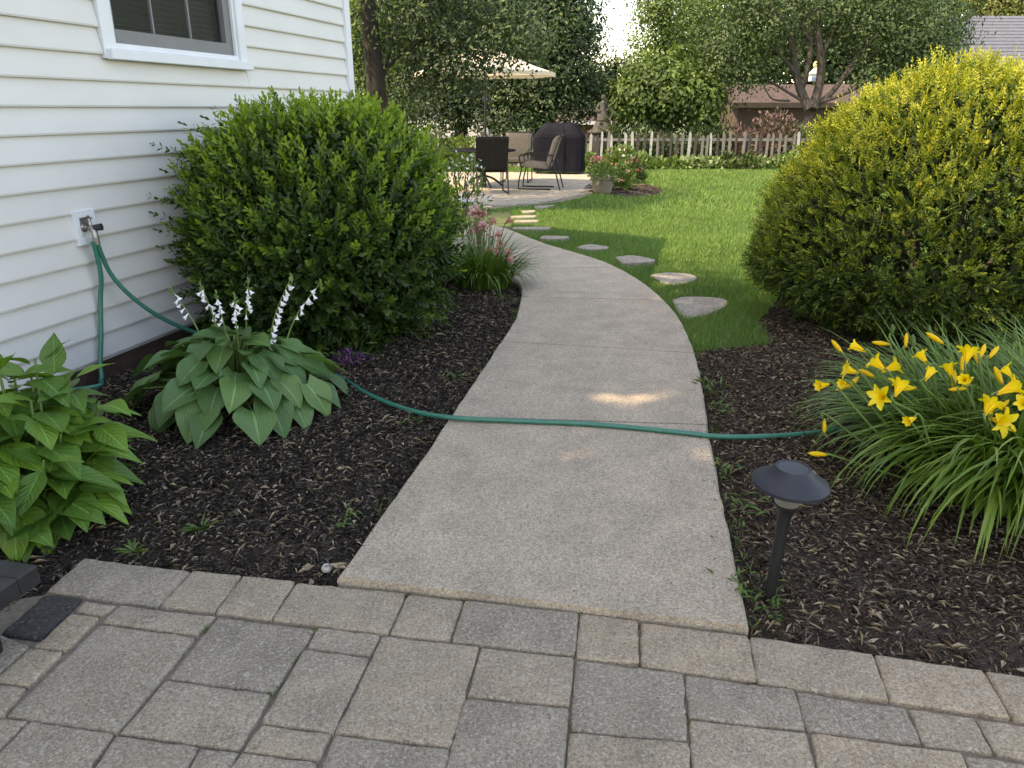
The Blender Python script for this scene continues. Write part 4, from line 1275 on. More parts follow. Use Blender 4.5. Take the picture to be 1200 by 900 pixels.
# lilies beside the far bend of the path
lc = G(566, 336)
lil = thing('lily_clump', 'clump of strap leaves with dusky pink and white flowers beside the dark shrub', 'plant', (lc.x, lc.y, 0))
straps('strap_leaves', 'leaf_strap', lil, 420, (0, 0), .24, (.38, .62), .022, .50, 71, tone=(.30, .14))
fp = MB()
pk = lily_mesh('flower', 'petal_pink', .8, L=.075, seed=5)
wt = lily_mesh('flower', 'petal_white', .9, L=.07, seed=6)
rd = random.Random(4)
for k in range(34):
    px, py = rd.uniform(560, 594), rd.uniform(262, 305)
    if rd.random() < .35: px, py = rd.uniform(540, 575), rd.uniform(240, 275)
    q = P(px, py, lc.y + rd.uniform(-.25, .2)) - Vector((lc.x, lc.y, 0))
    az, pit = rd.uniform(0, 6.28), R(rd.uniform(-20, 50))
    white = (570 < px < 588 and 265 < py < 290)
    place_leaf(wt if white and rd.random() < .75 else pk, lil, q, az, pit, rd.uniform(.7, 1.05), name='flower')
    fp.tube(smoothline([Vector((q.x * .3, q.y * .3, .02)), Vector((q.x * .7, q.y * .7, q.z * .6)), q], 4), .004, 5)
tag(fp.build('flower_stems', 'stem_green', lil, smooth=True), kind='stuff')

def leafy(name, label, cat_, c, h, r, n, m, Ls, Ws, seed, tone=(.5, .2), fl=None, group=None, stems=12, low=.1):
    """small leafy plant: stems, a loose cloud of leaves, a scatter of blossoms"""
    rg = np.random.default_rng(seed)
    t = thing(name, label, cat_, c, group=group)
    d = rand_dirs(n); d[:, 2] = np.abs(d[:, 2])
    q = d * (rg.random(n) ** .4)[:, None]
    p = q * np.array([r, r, h]) ; p[:, 2] += low * h
    lump = np.array([mnoise.noise(Vector((x[0] / r * 1.7 + seed, x[1] / r * 1.7, x[2] / h * 1.7))) for x in p])
    p *= (1 + .25 * lump)[:, None]
    leaves('foliage', p, unit(d + .8 * rand_dirs(n) + np.array([0, 0, .3])), unit(d + .7 * rand_dirs(n)), rg.uniform(*Ls, n), rg.uniform(*Ws, n), np.clip(rg.normal(*tone, n) + .2 * lump, 0, 1), m, t, stuff=True)
    mb = MB()
    for k in range(stems):
        a = rg.uniform(0, 6.28); rr = rg.uniform(.1, .75)
        mb.tube(smoothline([(0, 0, 0), (rr * r * .4 * math.cos(a), rr * r * .4 * math.sin(a), h * .5), (rr * r * math.cos(a), rr * r * math.sin(a), h * (1 - .5 * rr))], 3), .004 + .004 * h, 5)
    tag(mb.build('stems', 'stem_brown', t), kind='stuff')
    if fl:
        fm, fn, fs, zr = fl
        d = rand_dirs(fn); d[:, 2] = np.abs(d[:, 2])
        p = d * np.array([r, r, h]) * rg.uniform(.85, 1.08, fn)[:, None]; p[:, 2] += low * h
        if zr: p[:, 2] = np.maximum(p[:, 2], zr * h)
        P5 = np.repeat(p, 4, 0)
        D5 = np.repeat(d, 4, 0)
        leaves('blossoms', P5, unit(D5 * .6 + rand_dirs(fn * 4)), unit(D5 + .4 * rand_dirs(fn * 4)), np.full(fn * 4, fs), np.full(fn * 4, fs * .8), rg.random(fn * 4), fm, t, stuff=True)
    return t
c = G(547, 283)
leafy('flowering_plant', 'tall plant with small white blossoms behind the dark shrub', 'plant', (c.x - .05, c.y, 0), .95, .36, 700, 'leaf_small', (.05, .10), (.018, .03), 81, (.55, .2), ('petal_white', 70, .030, .55))
c = G(402, 418)
leafy('ground_cover', 'low plant with narrow leaves beneath the dark round shrub', 'plant', (c.x - .05, c.y + .05, 0), .16, .24, 260, 'leaf_small', (.06, .11), (.012, .018), 82, (.45, .2))
c = G(411, 427)
leafy('purple_flower', 'small patch of purple flowers behind the hosta', 'plant', (c.x, c.y, 0), .07, .13, 120, 'petal_purple', (.025, .045), (.014, .022), 83, (.5, .25))

# weeds sprouting in the beds
WL = [(237, 622, .11, 'spiky green weed growing alone in the mulch below the hosta'), (157, 648, .10, 'green weed at the back edge of the far left paver'), (485, 497, .07, 'weed beside the left path edge just below the hose'),
      (530, 443, .06, 'weed on the left path edge above the hose'), (405, 612, .06, 'weed near the left path edge, low in the bed'), (835, 455, .09, 'grassy weed on the right path edge above the hose'), (842, 480, .07, 'grassy weed on the right path edge touching the hose'),
      (868, 597, .09, 'weed left of the path light, halfway up the right bed'), (873, 690, .08, 'weed between the path corner and the path light base'), (905, 712, .06, 'weed at the foot of the path light post'), (850, 552, .06, 'tiny weed at the right path edge below the hose'), (585, 352, .07, 'weed at the left path edge near the pink lilies')]
for k, (px, py, r, lab) in enumerate(WL):
    c = G(px, py); t = thing('weed', lab, 'weed', (c.x, c.y, 0), group='weeds in the mulch beds')
    rg = np.random.default_rng(100 + k); n = 16 if k < 2 else 22
    a = rg.uniform(0, 6.28, n); e = rg.uniform(.1, 1.0, n)
    ax = np.stack([np.cos(a), np.sin(a), e], 1)
    if k < 2: pos = np.zeros((n, 3)) + np.array([0, 0, .005])
    else: pos = np.stack([rg.normal(0, r * .5, n), rg.normal(0, r * .7, n), np.full(n, .01)], 1)
    leaves('leaves', pos, ax, np.stack([-np.cos(a) * .5, -np.sin(a) * .5, np.ones(n)], 1), rg.uniform(.45, .9, n) * r, rg.uniform(.008, .014, n), rg.uniform(.15, .75, n), 'leaf_small', t, fold=.15, curl=.15, stuff=True)
# seedlings and fringe of grass along both path edges
rg = np.random.default_rng(77)
E = [p for p in PATH_L if 2.3 < p.y < 7.0]
idx = rg.integers(0, len(E), 260)
pos = np.array([(E[i].x - abs(rg.normal(0, .035)) - .005, E[i].y + rg.normal(0, .05), -.02) for i in idx])
E2 = [p for p in PATH_R if 2.0 < p.y < 5.0]
idx2 = rg.integers(0, len(E2), 260)
pos2 = np.array([(E2[i].x + abs(rg.normal(0, .04)) + .005, E2[i].y + rg.normal(0, .06), -.02) for i in idx2])
keep = np.array([mnoise.noise(Vector((p[0] * 3, p[1] * 5, 1))) > -.05 for p in np.concatenate([pos, pos2])])
pos = np.concatenate([pos, pos2])[keep]; n = len(pos); a = rg.uniform(0, 6.28, n)
o = leaves('seedlings', pos, np.stack([np.cos(a), np.sin(a), rg.uniform(.3, 1.6, n)], 1), rand_dirs(n), rg.uniform(.025, .06, n), rg.uniform(.003, .008, n), rg.uniform(.1, .7, n), 'leaf_small')
tag(o, 'sparse seedlings and grass along the path edges', 'seedlings', kind='stuff')
# odd bits lying about
c = G(383, 669)
o = MB().lathe([(.006, 0), (.017, .004), (.019, .014), (.013, .022), (.006, .020), (.005, .012)], 12).build('pebble', 'pebble_white', loc=(c.x, c.y, .0), smooth=True)
tag(o, 'small white ring-shaped stone at the left corner of the path', 'stone')
for (px, py, rz, lab) in [(1020, 727, .4, 'curled tan dead leaf on the mulch in front of the daylily'), (395, 672, 1.4, 'brown dead leaf at the left front corner of the path'), (362, 674, 2.4, 'brown dead leaf beside the white stone')]:
    c = G(px, py)
    rg = np.random.default_rng(int(px))
    n = 5; a = np.linspace(-1.2, 1.2, n) + rz
    o = leaves('dead_leaf', np.zeros((n, 3)), np.stack([np.cos(a), np.sin(a), rg.uniform(.1, .5, n)], 1), np.tile([0., 0, 1], (n, 1)), rg.uniform(.03, .045, n), .018, rg.uniform(.3, .8, n), 'dry_bits', loc=(c.x, c.y, .02), fold=.25, curl=.35)
    tag(o, lab, 'leaf', 'dead leaves on the mulch')

# ------------------------------------------------------------------ path light
pc = G(901, 702)
pl = thing('path_light', 'black solar path light with a conical grey cap standing in the mulch', 'path light', (pc.x, pc.y, 0))
pl.rotation_euler = (R(1.0), R(2.2), 0)
HT = .445
MB().lathe([(.004, -.1), (.018, -.02), (.0175, 0), (.0185, .20), (.0195, HT - .19), (.0215, HT - .135), (.030, HT - .104), (.037, HT - .096), (.037, HT - .092)], 20).build('post', 'black_plastic', pl, smooth=True)
MB().lathe([(.035, HT - .0915), (.041, HT - .078), (.058, HT - .042), (.066, HT - .022)], 28).build('lens', 'lamp_lens', pl, smooth=True)
MB().lathe([(.050, HT - .0215), (.106, HT - .030), (.1135, HT - .029), (.1145, HT - .018), (.112, HT - .015), (.088, HT - .001), (.066, HT + .016), (.0545, HT + .030), (.0520, HT + .0335), (.0475, HT + .0335), (.0465, HT + .0300)], 48).build('cap', 'cap_grey', pl, smooth=True)
MB().lathe([(.0460, HT + .0301), (.0455, HT + .0318)], 40).build('solar_panel', 'solar_cell', pl)

# ------------------------------------------------------------------ black iron stand at the left edge
bs = thing('plant_stand', 'low black metal stand with a recessed top at the left edge of the pavers', 'stand', (-1.655, 1.765, 0), rz=-R(14))
H_ = .25; w_ = .225
mb = MB()
for (x, y, sx, sy) in [(0, w_ - .035, 2 * w_, .07), (0, -w_ + .035, 2 * w_, .07), (w_ - .035, 0, .07, 2 * w_ - .14), (-w_ + .035, 0, .07, 2 * w_ - .14)]:
    mb.box((x, y, H_ - .03), (sx, sy, .06))
mb.build('top_frame', 'black_iron', bs, bev=.004)
MB().box((0, 0, H_ - .042), (2 * w_ - .139, 2 * w_ - .139, .012)).build('tray', 'black_iron', bs)
for sx in (-1, 1):
    for sy in (-1, 1):
        mb = MB()
        x, y = sx * (w_ - .115), sy * (w_ - .115)
        mb.tube([(x, y, H_ - .061), (x + sx * .005, y + sy * .005, .10), (x + sx * .008, y + sy * .008, -.005)], [.034, .026, .020], 8)
        mb.build('leg', 'black_iron', bs)

# ------------------------------------------------------------------ patio furniture
tc_ = P(566, 190, 16.2); tx, ty = tc_.x, 16.2
tab = thing('patio_table', 'dark round patio table under the cream umbrella', 'table', (tx, ty, 0))
MB().lathe([(.60, .70), (.66, .705), (.67, .72), (.66, .735), (.0, .737)], 40).build('tabletop', 'grill_cover', tab, smooth=False)
mb = MB(); mb.tube([(0, 0, .0), (0, 0, .70)], [.07, .05], 12)
mb.build('pedestal', 'frame_brown', tab)
for k in range(4):
    a = k * PI / 2 + .4
    mb = MB(); mb.tube(smoothline([(.05 * math.cos(a), .05 * math.sin(a), .22), (.22 * math.cos(a), .22 * math.sin(a), .16), (.42 * math.cos(a), .42 * math.sin(a), .02)], 4), .022, 6)
    mb.build('leg', 'frame_brown', tab)
um = thing('patio_umbrella', 'cream patio umbrella open above the dark table', 'umbrella', (tx + .06, ty, .74))
mb = MB(); mb.tube([(0, 0, 0), (0, 0, 1.98)], .022, 10); mb.build('pole', 'frame_brown', um)
cz, rim, RU = 1.93, 1.42, 1.38
mb = MB(); n = 48
prof = [(0.0, cz), (.25, cz - .09), (.6, cz - .235), (1.0, cz - .385), (RU, cz - .505)]
for (r, z_) in prof:
    for k in range(n):
        a = 2 * PI * k / n
        sag = abs(math.sin(a * 4))
        rr = r * (1 - .055 * sag * (r / RU)); mb.v.append((rr * math.cos(a), rr * math.sin(a), z_ + .035 * sag * (r / RU) ** 2 - .02 * sag * (r / RU)))
for (r, z_) in [(RU, cz - .575)]:
    for k in range(n):
        a = 2 * PI * k / n; sag = abs(math.sin(a * 4)); rr = r * (1 - .055 * sag)
        mb.v.append((rr * math.cos(a), rr * math.sin(a), z_ + .015 * sag))
for i in range(5):
    for k in range(n): mb.f.append((i * n + k, i * n + (k + 1) % n, (i + 1) * n + (k + 1) % n, (i + 1) * n + k))
m, nt, b = nmat('canopy_cloth'); b.inputs['Base Color'].default_value = (.70, .65, .54, 1); b.inputs['Roughness'].default_value = .9
tr = nt.nodes.new("ShaderNodeBsdfTranslucent"); tr.inputs[0].default_value = (.8, .68, .48, 1)
ms = nt.nodes.new("ShaderNodeMixShader"); ms.inputs[0].default_value = .3
nt.links.new(b.outputs[0], ms.inputs[1]); nt.links.new(tr.outputs[0], ms.inputs[2]); nt.links.new(ms.outputs[0], nt.nodes["Material Output"].inputs[0])
MATS['canopy_cloth'] = m
mb.build('canopy', 'canopy_cloth', um, smooth=False)
for k in range(8):
    a = 2 * PI * k / 8
    mb = MB(); mb.tube([(0, 0, cz - .02), (.6 * math.cos(a), .6 * math.sin(a), cz - .25), (RU * math.cos(a), RU * math.sin(a), cz - .53)], .012, 5)
    mb.build('rib', 'frame_brown', um)
MB().lathe([(.03, cz + .0), (.035, cz + .03), (.02, cz + .06), (.0, cz + .075)], 12).build('finial', 'frame_brown', um)

def chair(label, loc, rz, cush='cushion', solid=False):
    """sled-legged patio armchair facing +Y"""
    t = thing('patio_chair', label, 'chair', loc, rz, 'patio chairs around the table')
    w = .29
    def pad(name, pts, thick, m):
        mb = MB(); n = 8
        (y0, z0), (y1, z1) = pts
        dy, dz = y1 - y0, z1 - z0; l = math.hypot(dy, dz); ny_, nz_ = -dz / l, dy / l
        for i in range(n + 1):
            f = i / n; puff = thick * (1 - .55 * (2 * f - 1) ** 6)
            for (x, s) in ((-w + .02, .35), (-w + .07, 1), (w - .07, 1), (w - .02, .35)):
                mb.v.append((x, y0 + dy * f + ny_ * puff * s, z0 + dz * f + nz_ * puff * s))
            for (x, s) in ((w - .02, .1), (-w + .02, .1)):
                mb.v.append((x, y0 + dy * f - ny_ * thick * .1, z0 + dz * f - nz_ * thick * .1))
        for i in range(n):
            for j in range(6): mb.f.append((i * 6 + j, i * 6 + (j + 1) % 6, (i + 1) * 6 + (j + 1) % 6, (i + 1) * 6 + j))
        mb.f.append(tuple(range(6))[::-1]); mb.f.append(tuple(n * 6 + j for j in range(6)))
        return mb.build(name, m, t, smooth=True)
    pad('seat_cushion', [(-.24, .41), (.27, .45)], .09, cush)
    pad('back_cushion', [(-.27, .44), (-.44, 1.0)], -.085, cush)
    for s in (-1, 1):
        x = s * w
        mb = MB()
        mb.tube(smoothline([(x, -.49, 1.02), (x, -.44, .90), (x, -.30, .48), (x, -.26, .40)], 5), .014, 6)
        mb.build('back_post', 'frame_brown', t, smooth=True)
        mb = MB(); mb.tube(smoothline([(x, -.36, .66), (x, -.05, .67), (x, .25, .665), (x, .31, .60), (x, .27, .40), (x, .31, .20), (x, .33, .02)], 5), .014, 6)
        mb.build('arm', 'frame_brown', t, smooth=True)
        mb = MB(); mb.tube(smoothline([(x, .33, .02), (x, .10, .018), (x, -.25, .018), (x, -.31, .02)], 4), .014, 6)
        mb.build('runner', 'frame_brown', t, smooth=True)
        mb = MB(); mb.tube([(x, -.34, .60), (x, -.42, .30), (x, -.50, .0)], .014, 6)
        mb.build('leg', 'frame_brown', t, smooth=True)
    mb = MB()
    mb.tube([(-w, -.49, 1.02), (w, -.49, 1.02)], .016, 6); mb.tube([(-w, -.25, .40), (w, -.25, .40)], .014, 6); mb.tube([(-w, .27, .42), (w, .27, .42)], .014, 6)
    mb.build('cross_bar', 'frame_brown', t)
    if solid:
        for k in range(7):
            x = -w + .03 + k * (2 * w - .06) / 6
            mb = MB(); mb.add([(x - .042, -.28, .44), (x + .042, -.28, .44), (x + .042, -.485, 1.0), (x - .042, -.485, 1.0), (x - .042, -.295, .435), (x + .042, -.295, .435), (x + .042, -.50, .995), (x - .042, -.50, .995)],
                              [(0, 1, 2, 3), (7, 6, 5, 4), (0, 4, 5, 1), (1, 5, 6, 2), (2, 6, 7, 3), (3, 7, 4, 0)])
            mb.build('back_slat', 'sling_dark', t)
    return t
ca = G(574, 226)
chair('dark patio chair with its slatted back turned to the viewer', (ca.x, ca.y + .1, 0), R(8), 'sling_dark', True)
cb = P(605, 190, 17.4)
chair('tan cushioned patio chair facing the viewer beyond the table', (cb.x, 17.4, 0), R(172))
cc_ = G(629, 221)
chair('tan cushioned patio chair seen from its side, in front of the grill', (cc_.x, cc_.y, 0), R(80))

# grill under its cover
gc_ = G(655, 203)
gr = thing('covered_grill', 'barbecue grill hidden under a black fitted cover at the patio edge', 'grill', (gc_.x, gc_.y, 0), rz=R(-10))
mb = MB()
W2, D2 = .63, .34
sec = [(.0, .06, 1.0, 1.0), (.02, .10, 1.0, 1.0), (.3, .35, .985, .97), (.6, .70, 1.0, 1.0), (.8, .86, 1.0, 1.0), (.9, .93, .93, .95), (1.0, 1.06, .76, .78), (1.1, 1.16, .63, .55), (1.15, 1.19, .55, .40)]
nr_ = 40
for (_, z_, fx, fy) in sec:
    for k in range(nr_):
        a = 2 * PI * k / nr_
        ca_, sa_ = math.cos(a), math.sin(a)
        q = (abs(ca_) ** 6 + abs(sa_) ** 6) ** (-1 / 6)
        wr = 1 + .018 * mnoise.noise(Vector((a * 3.0, z_ * 1.5, 4))) * (1.3 - z_) + .012 * math.sin(a * 13) * (1.1 - z_)
        mb.v.append((W2 * fx * ca_ * q * wr, D2 * fy * sa_ * q * wr, z_))
for i in range(len(sec) - 1):
    for k in range(nr_): mb.f.append((i * nr_ + k, i * nr_ + (k + 1) % nr_, (i + 1) * nr_ + (k + 1) % nr_, (i + 1) * nr_ + k))
mb.f.append(tuple((len(sec) - 1) * nr_ + k for k in range(nr_)))
mb.build('cover', 'grill_cover', gr, smooth=False)
mb = MB()
mb.tube([(.16, -D2 * 1.02, .08), (.16, -D2 * 1.02, .86), (.13, -D2 * .8, 1.06), (.11, -D2 * .42, 1.19)], .012, 5)
mb.build('cover_seam', 'grill_cover', gr)
for (x, y) in [(-.5, -.25), (.5, -.25), (-.5, .25), (.5, .25)]:
    mb = MB(); mb.tube([(x - .02, y, .045), (x + .02, y, .045)], .045, 12); mb.build('wheel', 'black_plastic', gr)

# pot of flowers and the small bed beside the patio
pp = G(706, 226)
pot = thing('flower_pot', 'round clay pot with red flowers at the edge of the patio', 'pot', (pp.x, pp.y, 0))
MB().lathe([(.15, .0), (.165, .02), (.205, .20), (.215, .25), (.235, .255), (.238, .31), (.215, .312), (.205, .27), (0.0, .265)], 28).build('pot_body', 'terracotta', pot, smooth=False)
rg = np.random.default_rng(91); n = 420
d = rand_dirs(n); d[:, 2] = np.abs(d[:, 2])
leaves('foliage', d * np.array([.27, .27, .28]) * (rg.random(n) ** .4)[:, None] + np.array([0, 0, .28]), unit(d + .7 * rand_dirs(n)), unit(d + rand_dirs(n) * .6), rg.uniform(.05, .1, n), rg.uniform(.03, .05, n), rg.normal(.5, .2, n), 'leaf_small', pot, stuff=True)
n = 60
d = rand_dirs(n); d[:, 2] = np.abs(d[:, 2]) * .7
leaves('blossoms', d * .12 + np.array([-.14, -.02, .58]) * 1.0, unit(d + rand_dirs(n)), d, np.full(n, .045), np.full(n, .04), rg.random(n) * .8, 'petal_pink', pot, stuff=True)
leaves('trailing_leaves', np.stack([rg.uniform(-.26, .26, 80), rg.uniform(-.24, -.1, 80), rg.uniform(.2, .36, 80)], 1), rand_dirs(80), rand_dirs(80), np.full(80, .08), np.full(80, .04), rg.uniform(.6, 1, 80), 'leaf_variegated', pot, stuff=True)
fb = struct('flower_bed')
ring = [(2.22 + .78 * math.cos(2 * PI * k / 28), 16.0 + 1.5 * math.sin(2 * PI * k / 28)) for k in range(28)]
MB().prism(ring, -.06, -.004).build('bed_soil', 'soil', fb)
rg = np.random.default_rng(92)
a = rg.uniform(0, 6.28, 900); q = np.sqrt(rg.random(900)) * .97
leaves('bark_shreds', np.stack([2.22 + .76 * np.cos(a) * q, 16.0 + 1.5 * np.sin(a) * q, np.full(900, .004)], 1), np.stack([np.cos(a * 7), np.sin(a * 7), np.zeros(900)], 1), np.tile([0, 0, 1.], (900, 1)), .09, .02, rg.random(900), 'mulch_brown', fb, stuff=True)
for (px, py, h, r, nl, mm, fl, lab, sd) in [
    (726, 222, .40, .26, 620, 'leaf_small', ('petal_pink', 26, .045, .5), 'low mound of grassy leaves with coral flowers just right of the pot', 201),
    (740, 214, .46, .28, 700, 'leaf_mid', ('petal_pink', 40, .05, .6), 'round flowering plant with dusty pink heads at the right of the small bed', 202),
    (716, 211, .60, .26, 620, 'leaf_light', ('petal_pink', 22, .045, .6), 'tall yellow-green plant behind the clay pot', 203),
    (732, 206, .66, .28, 640, 'leaf_light', ('petal_white', 24, .045, .7), 'tallest leafy plant at the back of the small bed', 204)]:
    c = G(px, py); leafy('flowering_plant', lab, 'plant', (c.x, c.y, 0), h, r, nl, mm, (.08, .16), (.025, .05), sd, (.55, .2), fl)

# ------------------------------------------------------------------ picket fences
def picket_me(m, w=.060, h=.9, pointed=True):
    mb = MB(); t = .011
    prof = [(-w / 2, 0), (w / 2, 0), (w / 2, h - .07), (w * .28, h - .02), (0, h), (-w * .28, h - .02), (-w / 2, h - .07)]
    n = len(prof)
    mb.v = [(x, -t, z_) for x, z_ in prof] + [(x, t, z_) for x, z_ in prof]
    mb.f = [tuple(range(n)), tuple(range(n, 2 * n))[::-1]] + [(i, n + i, n + (i + 1) % n, (i + 1) % n) for i in range(n)]
    me = bpy.data.meshes.new('picket'); me.from_pydata(mb.v, [], mb.f); me.materials.append(MATS[m]); me.update()
    return me
FY = 21.9
def fence(label, x0, x1, weights, seed, step=.175, hole=.0):
    rd = random.Random(seed)
    f = thing('picket_fence', label, 'fence', (x0, FY, 0))
    ms_ = [picket_me('picket_white'), picket_me('picket_grey'), picket_me('picket_dark')]
    x = .05
    while x < x1 - x0:
        if rd.random() > hole:
            o = bpy.data.objects.new('picket', rd.choices(ms_, weights)[0]); COL.objects.link(o); o.parent = f
            o.location = (x, -.035, rd.uniform(-.03, .03)); o.rotation_euler = (rd.uniform(-.03, .03), rd.uniform(-.045, .045), rd.uniform(-.06, .06))
            o.scale = (rd.uniform(.85, 1.25), 1, rd.uniform(.93, 1.06))
        x += step * rd.uniform(.75, 1.25)
    for z_ in (.20, .72):
        MB().box(((x1 - x0) / 2, .0, z_), (x1 - x0, .04, .07)).build('rail', 'picket_grey' if weights[2] < .6 else 'picket_dark', f)
    k = 0.0
    while k < x1 - x0 + .1:
        MB().box((k, .065, .45), (.09, .09, .95)).build('post', 'picket_dark', f); k += 2.4
    return f
fence('weathered grey and white picket fence along the back of the lawn', 1.6, 13.2, (.38, .32, .30), 5, step=.165)
fence('dark picket fence behind the patio chairs', -8, 1.55, (.02, .1, .9), 6, step=.16)
# clumps along the foot of the fence
rd = random.Random(31)
spots = [(752, 'leaf_small', 1), (770, 'leaf_small', 0), (790, 'leaf_small', 0), (806, 'leaf_variegated', 0), (822, 'leaf_variegated', 0), (838, 'leaf_variegated', 0), (852, 'leaf_mid', 1), (876, 'leaf_mid', 1), (893, 'leaf_variegated', 0), (910, 'leaf_variegated', 0), (926, 'leaf_small', 1), (942, 'leaf_small', 0), (690, 'leaf_small', 1)]
BL = ['green plant by the fence just right of the small flower bed', 'low green plant by the fence, second rightwards from the flower bed', 'low green plant by the fence below the trunk of the round tree', 'pale variegated plant by the fence, leftmost of the pale ones', 'pale variegated plant by the fence in the middle of the first pale run',
      'pale variegated plant by the fence left of the dark bushy pair', 'dark bushy plant by the fence, left one of the dark pair', 'dark bushy plant by the fence, right one of the dark pair', 'pale variegated plant by the fence just right of the dark pair', 'pale variegated plant by the fence nearest the golden shrub',
      'taller green plant by the fence left of the golden shrub', 'green plant by the fence half hidden by the golden shrub', 'green plant by the fence between the covered grill and the flower pot']
for k, (px, mm, tall) in enumerate(spots):
    c = P(px, 196, 21.45)
    lab = BL[k]
    leafy('border_plant', lab, 'plant', (c.x, 21.45, 0), .34 if tall else .24, .30, 190, mm, (.10, .18), (.06, .10), 300 + k, (.55, .22), None, 'plants along the fence foot', stems=4)

# ------------------------------------------------------------------ statue on a dark barrel behind the fence
sy_ = 22.9; scx = P(706, 150, sy_).x
sta = thing('garden_statue', 'weathered stone statue on a dark barrel base behind the fence', 'statue', (scx, sy_, 0))
MB().lathe([(.36, 0), (.40, .3), (.41, .6), (.38, .98), (.40, 1.0)], 20).build('barrel', 'barrel_dark', sta)
MB().lathe([(.30, 1.001), (.50, 1.04), (.50, 1.09), (.34, 1.16), (.24, 1.40), (.26, 1.44)], 6).build('pedestal', 'statue_stone', sta)
mb = MB()
mb.lathe([(.20, 1.441), (.19, 1.55), (.15, 1.70), (.12, 1.80), (.14, 1.93), (.13, 2.0), (.06, 2.04), (.045, 2.07), (.075, 2.11), (.08, 2.17), (.055, 2.23), (.0, 2.25)], 12, wob=lambda a, z_: 1 + .13 * mnoise.noise(Vector((math.cos(a) * 2, math.sin(a) * 2, z_ * 5))))
mb.tube(smoothline([(-.12, 0, 1.96), (-.22, -.05, 1.80), (-.12, -.14, 1.72)], 4), [.05] * 5 + [.035] * 4, 6)
mb.tube(smoothline([(.12, 0, 1.96), (.18, -.03, 1.82), (.10, -.12, 1.74)], 4), [.05] * 5 + [.035] * 4, 6)
mb.build('figure', 'statue_stone', sta, smooth=True)

# ------------------------------------------------------------------ buildings beyond the fence
def gable_house(name, label, x0, x1, y0, y1, eave, ridge, wallm, roofm, over=.4, rows=0, rz=0, cat_='house'):
    cx, cy = (x0 + x1) / 2, (y0 + y1) / 2
    t = thing(name, label, cat_, (cx, cy, 0), rz)
    w, d = (x1 - x0) / 2, (y1 - y0) / 2
    mb = MB()
    mb.add([(-w, -d, 0), (w, -d, 0), (w, d, 0), (-w, d, 0), (-w, -d, eave), (w, -d, eave), (w, d, eave), (-w, d, eave), (-w, 0, ridge - .06), (w, 0, ridge - .06)],
           [(0, 1, 5, 4), (2, 3, 7, 6), (1, 2, 6, 9, 5), (3, 0, 4, 8, 7), (0, 3, 2, 1)])
    mb.build('wall', wallm, t)
    sl = (ridge - eave) / d
    def slope(sy):
        mb = MB()
        y_, z_ = -sy * 0, ridge
        a = [(-w - over, 0, ridge), (w + over, 0, ridge), (w + over, -sy * (d + over), eave - over * sl), (-w - over, -sy * (d + over), eave - over * sl)]
        mb.add(a + [(p[0], p[1], p[2] - .12) for p in a], [(0, 1, 2, 3), (7, 6, 5, 4), (0, 4, 5, 1), (1, 5, 6, 2), (2, 6, 7, 3), (3, 7, 4, 0)])
        return mb
    roof = slope(1).build('roof', roofm, t); slope(-1).build('roof', roofm, t)
    if rows:
        mb = MB()
        L = math.hypot(d + over, ridge - eave + over * sl)
        for k in range(rows):
            f0, f1 = k / rows, (k + 1) / rows
            p0 = (0 - f0 * (d + over), ridge - f0 * (ridge - eave + over * sl)); p1 = (0 - f1 * (d + over), ridge - f1 * (ridge - eave + over * sl))
            mb.add([(-w - over, p0[0], p0[1] + .012), (w + over, p0[0], p0[1] + .012), (w + over, p1[0], p1[1] + .05), (-w - over, p1[0], p1[1] + .05), (-w - over, p1[0], p1[1] + .005), (w + over, p1[0], p1[1] + .005)], [(0, 3, 2, 1), (3, 4, 5, 2)])
        tag(mb.build('shingle_courses', roofm, roof), kind='stuff')
    MB().box((0, -d - over - .02, eave - over * sl - .05), (2 * w + 2 * over, .03, .16)).build('fascia', 'picket_dark' if wallm == 'shed_wall' else 'white_trim', t)
    return t
sx0 = P(866, 120, 27).x
gable_house('garden_shed', 'low brown shed with a brown roof behind the picket fence', sx0, 15.5, 27, 29.4, 1.80, 2.30, 'shed_wall', 'shed_roof', .3, 0, cat_='shed')
gable_house('neighbour_house', 'house with a grey shingled roof at the far right beyond the trees', 19.6, 34, 38, 48, 3.4, 5.95, 'house_white', 'slate_roof', .5, 16)
gable_house('neighbour_house', 'white house glimpsed behind the dark picket fence at left', -12, -1.0, 33, 40, 2.9, 5.0, 'house_white', 'roof_grey', .4, 0)
gable_house('neighbour_house', 'small red-brown house glimpsed right of the covered grill', 2.4, 4.6, 40, 45, 1.0, 1.7, 'house_red', 'shed_roof', .3, 0)
# little ornament above the shed roof
oc = P(953, 100, 28.2)
sta.scale = (.84, .84, .84)
orn = thing('birdhouse', 'small white and blue birdhouse on the brown shed roof, seen in the tree fork', 'birdhouse', (oc.x, 28.2, 2.40))
MB().box((0, 0, .11), (.30, .24, .22)).build('box', 'house_white', orn)
MB().box((0, -.124, .07), (.24, .006, .10)).build('front_panel', 'blue_paint', orn)
mb = MB(); mb.add([(-.18, -.15, .222), (.18, -.15, .222), (.18, .15, .222), (-.18, .15, .222), (0, -.15, .42), (0, .15, .42)], [(0, 1, 4), (3, 5, 2), (0, 4, 5, 3), (1, 2, 5, 4), (0, 3, 2, 1)]); mb.build('roof', 'house_white', orn)
MB().lathe([(.03, .40), (.08, .46), (.09, .55), (.05, .62), (.0, .63)], 10).build('finial', 'yellow_paint', orn, smooth=True)

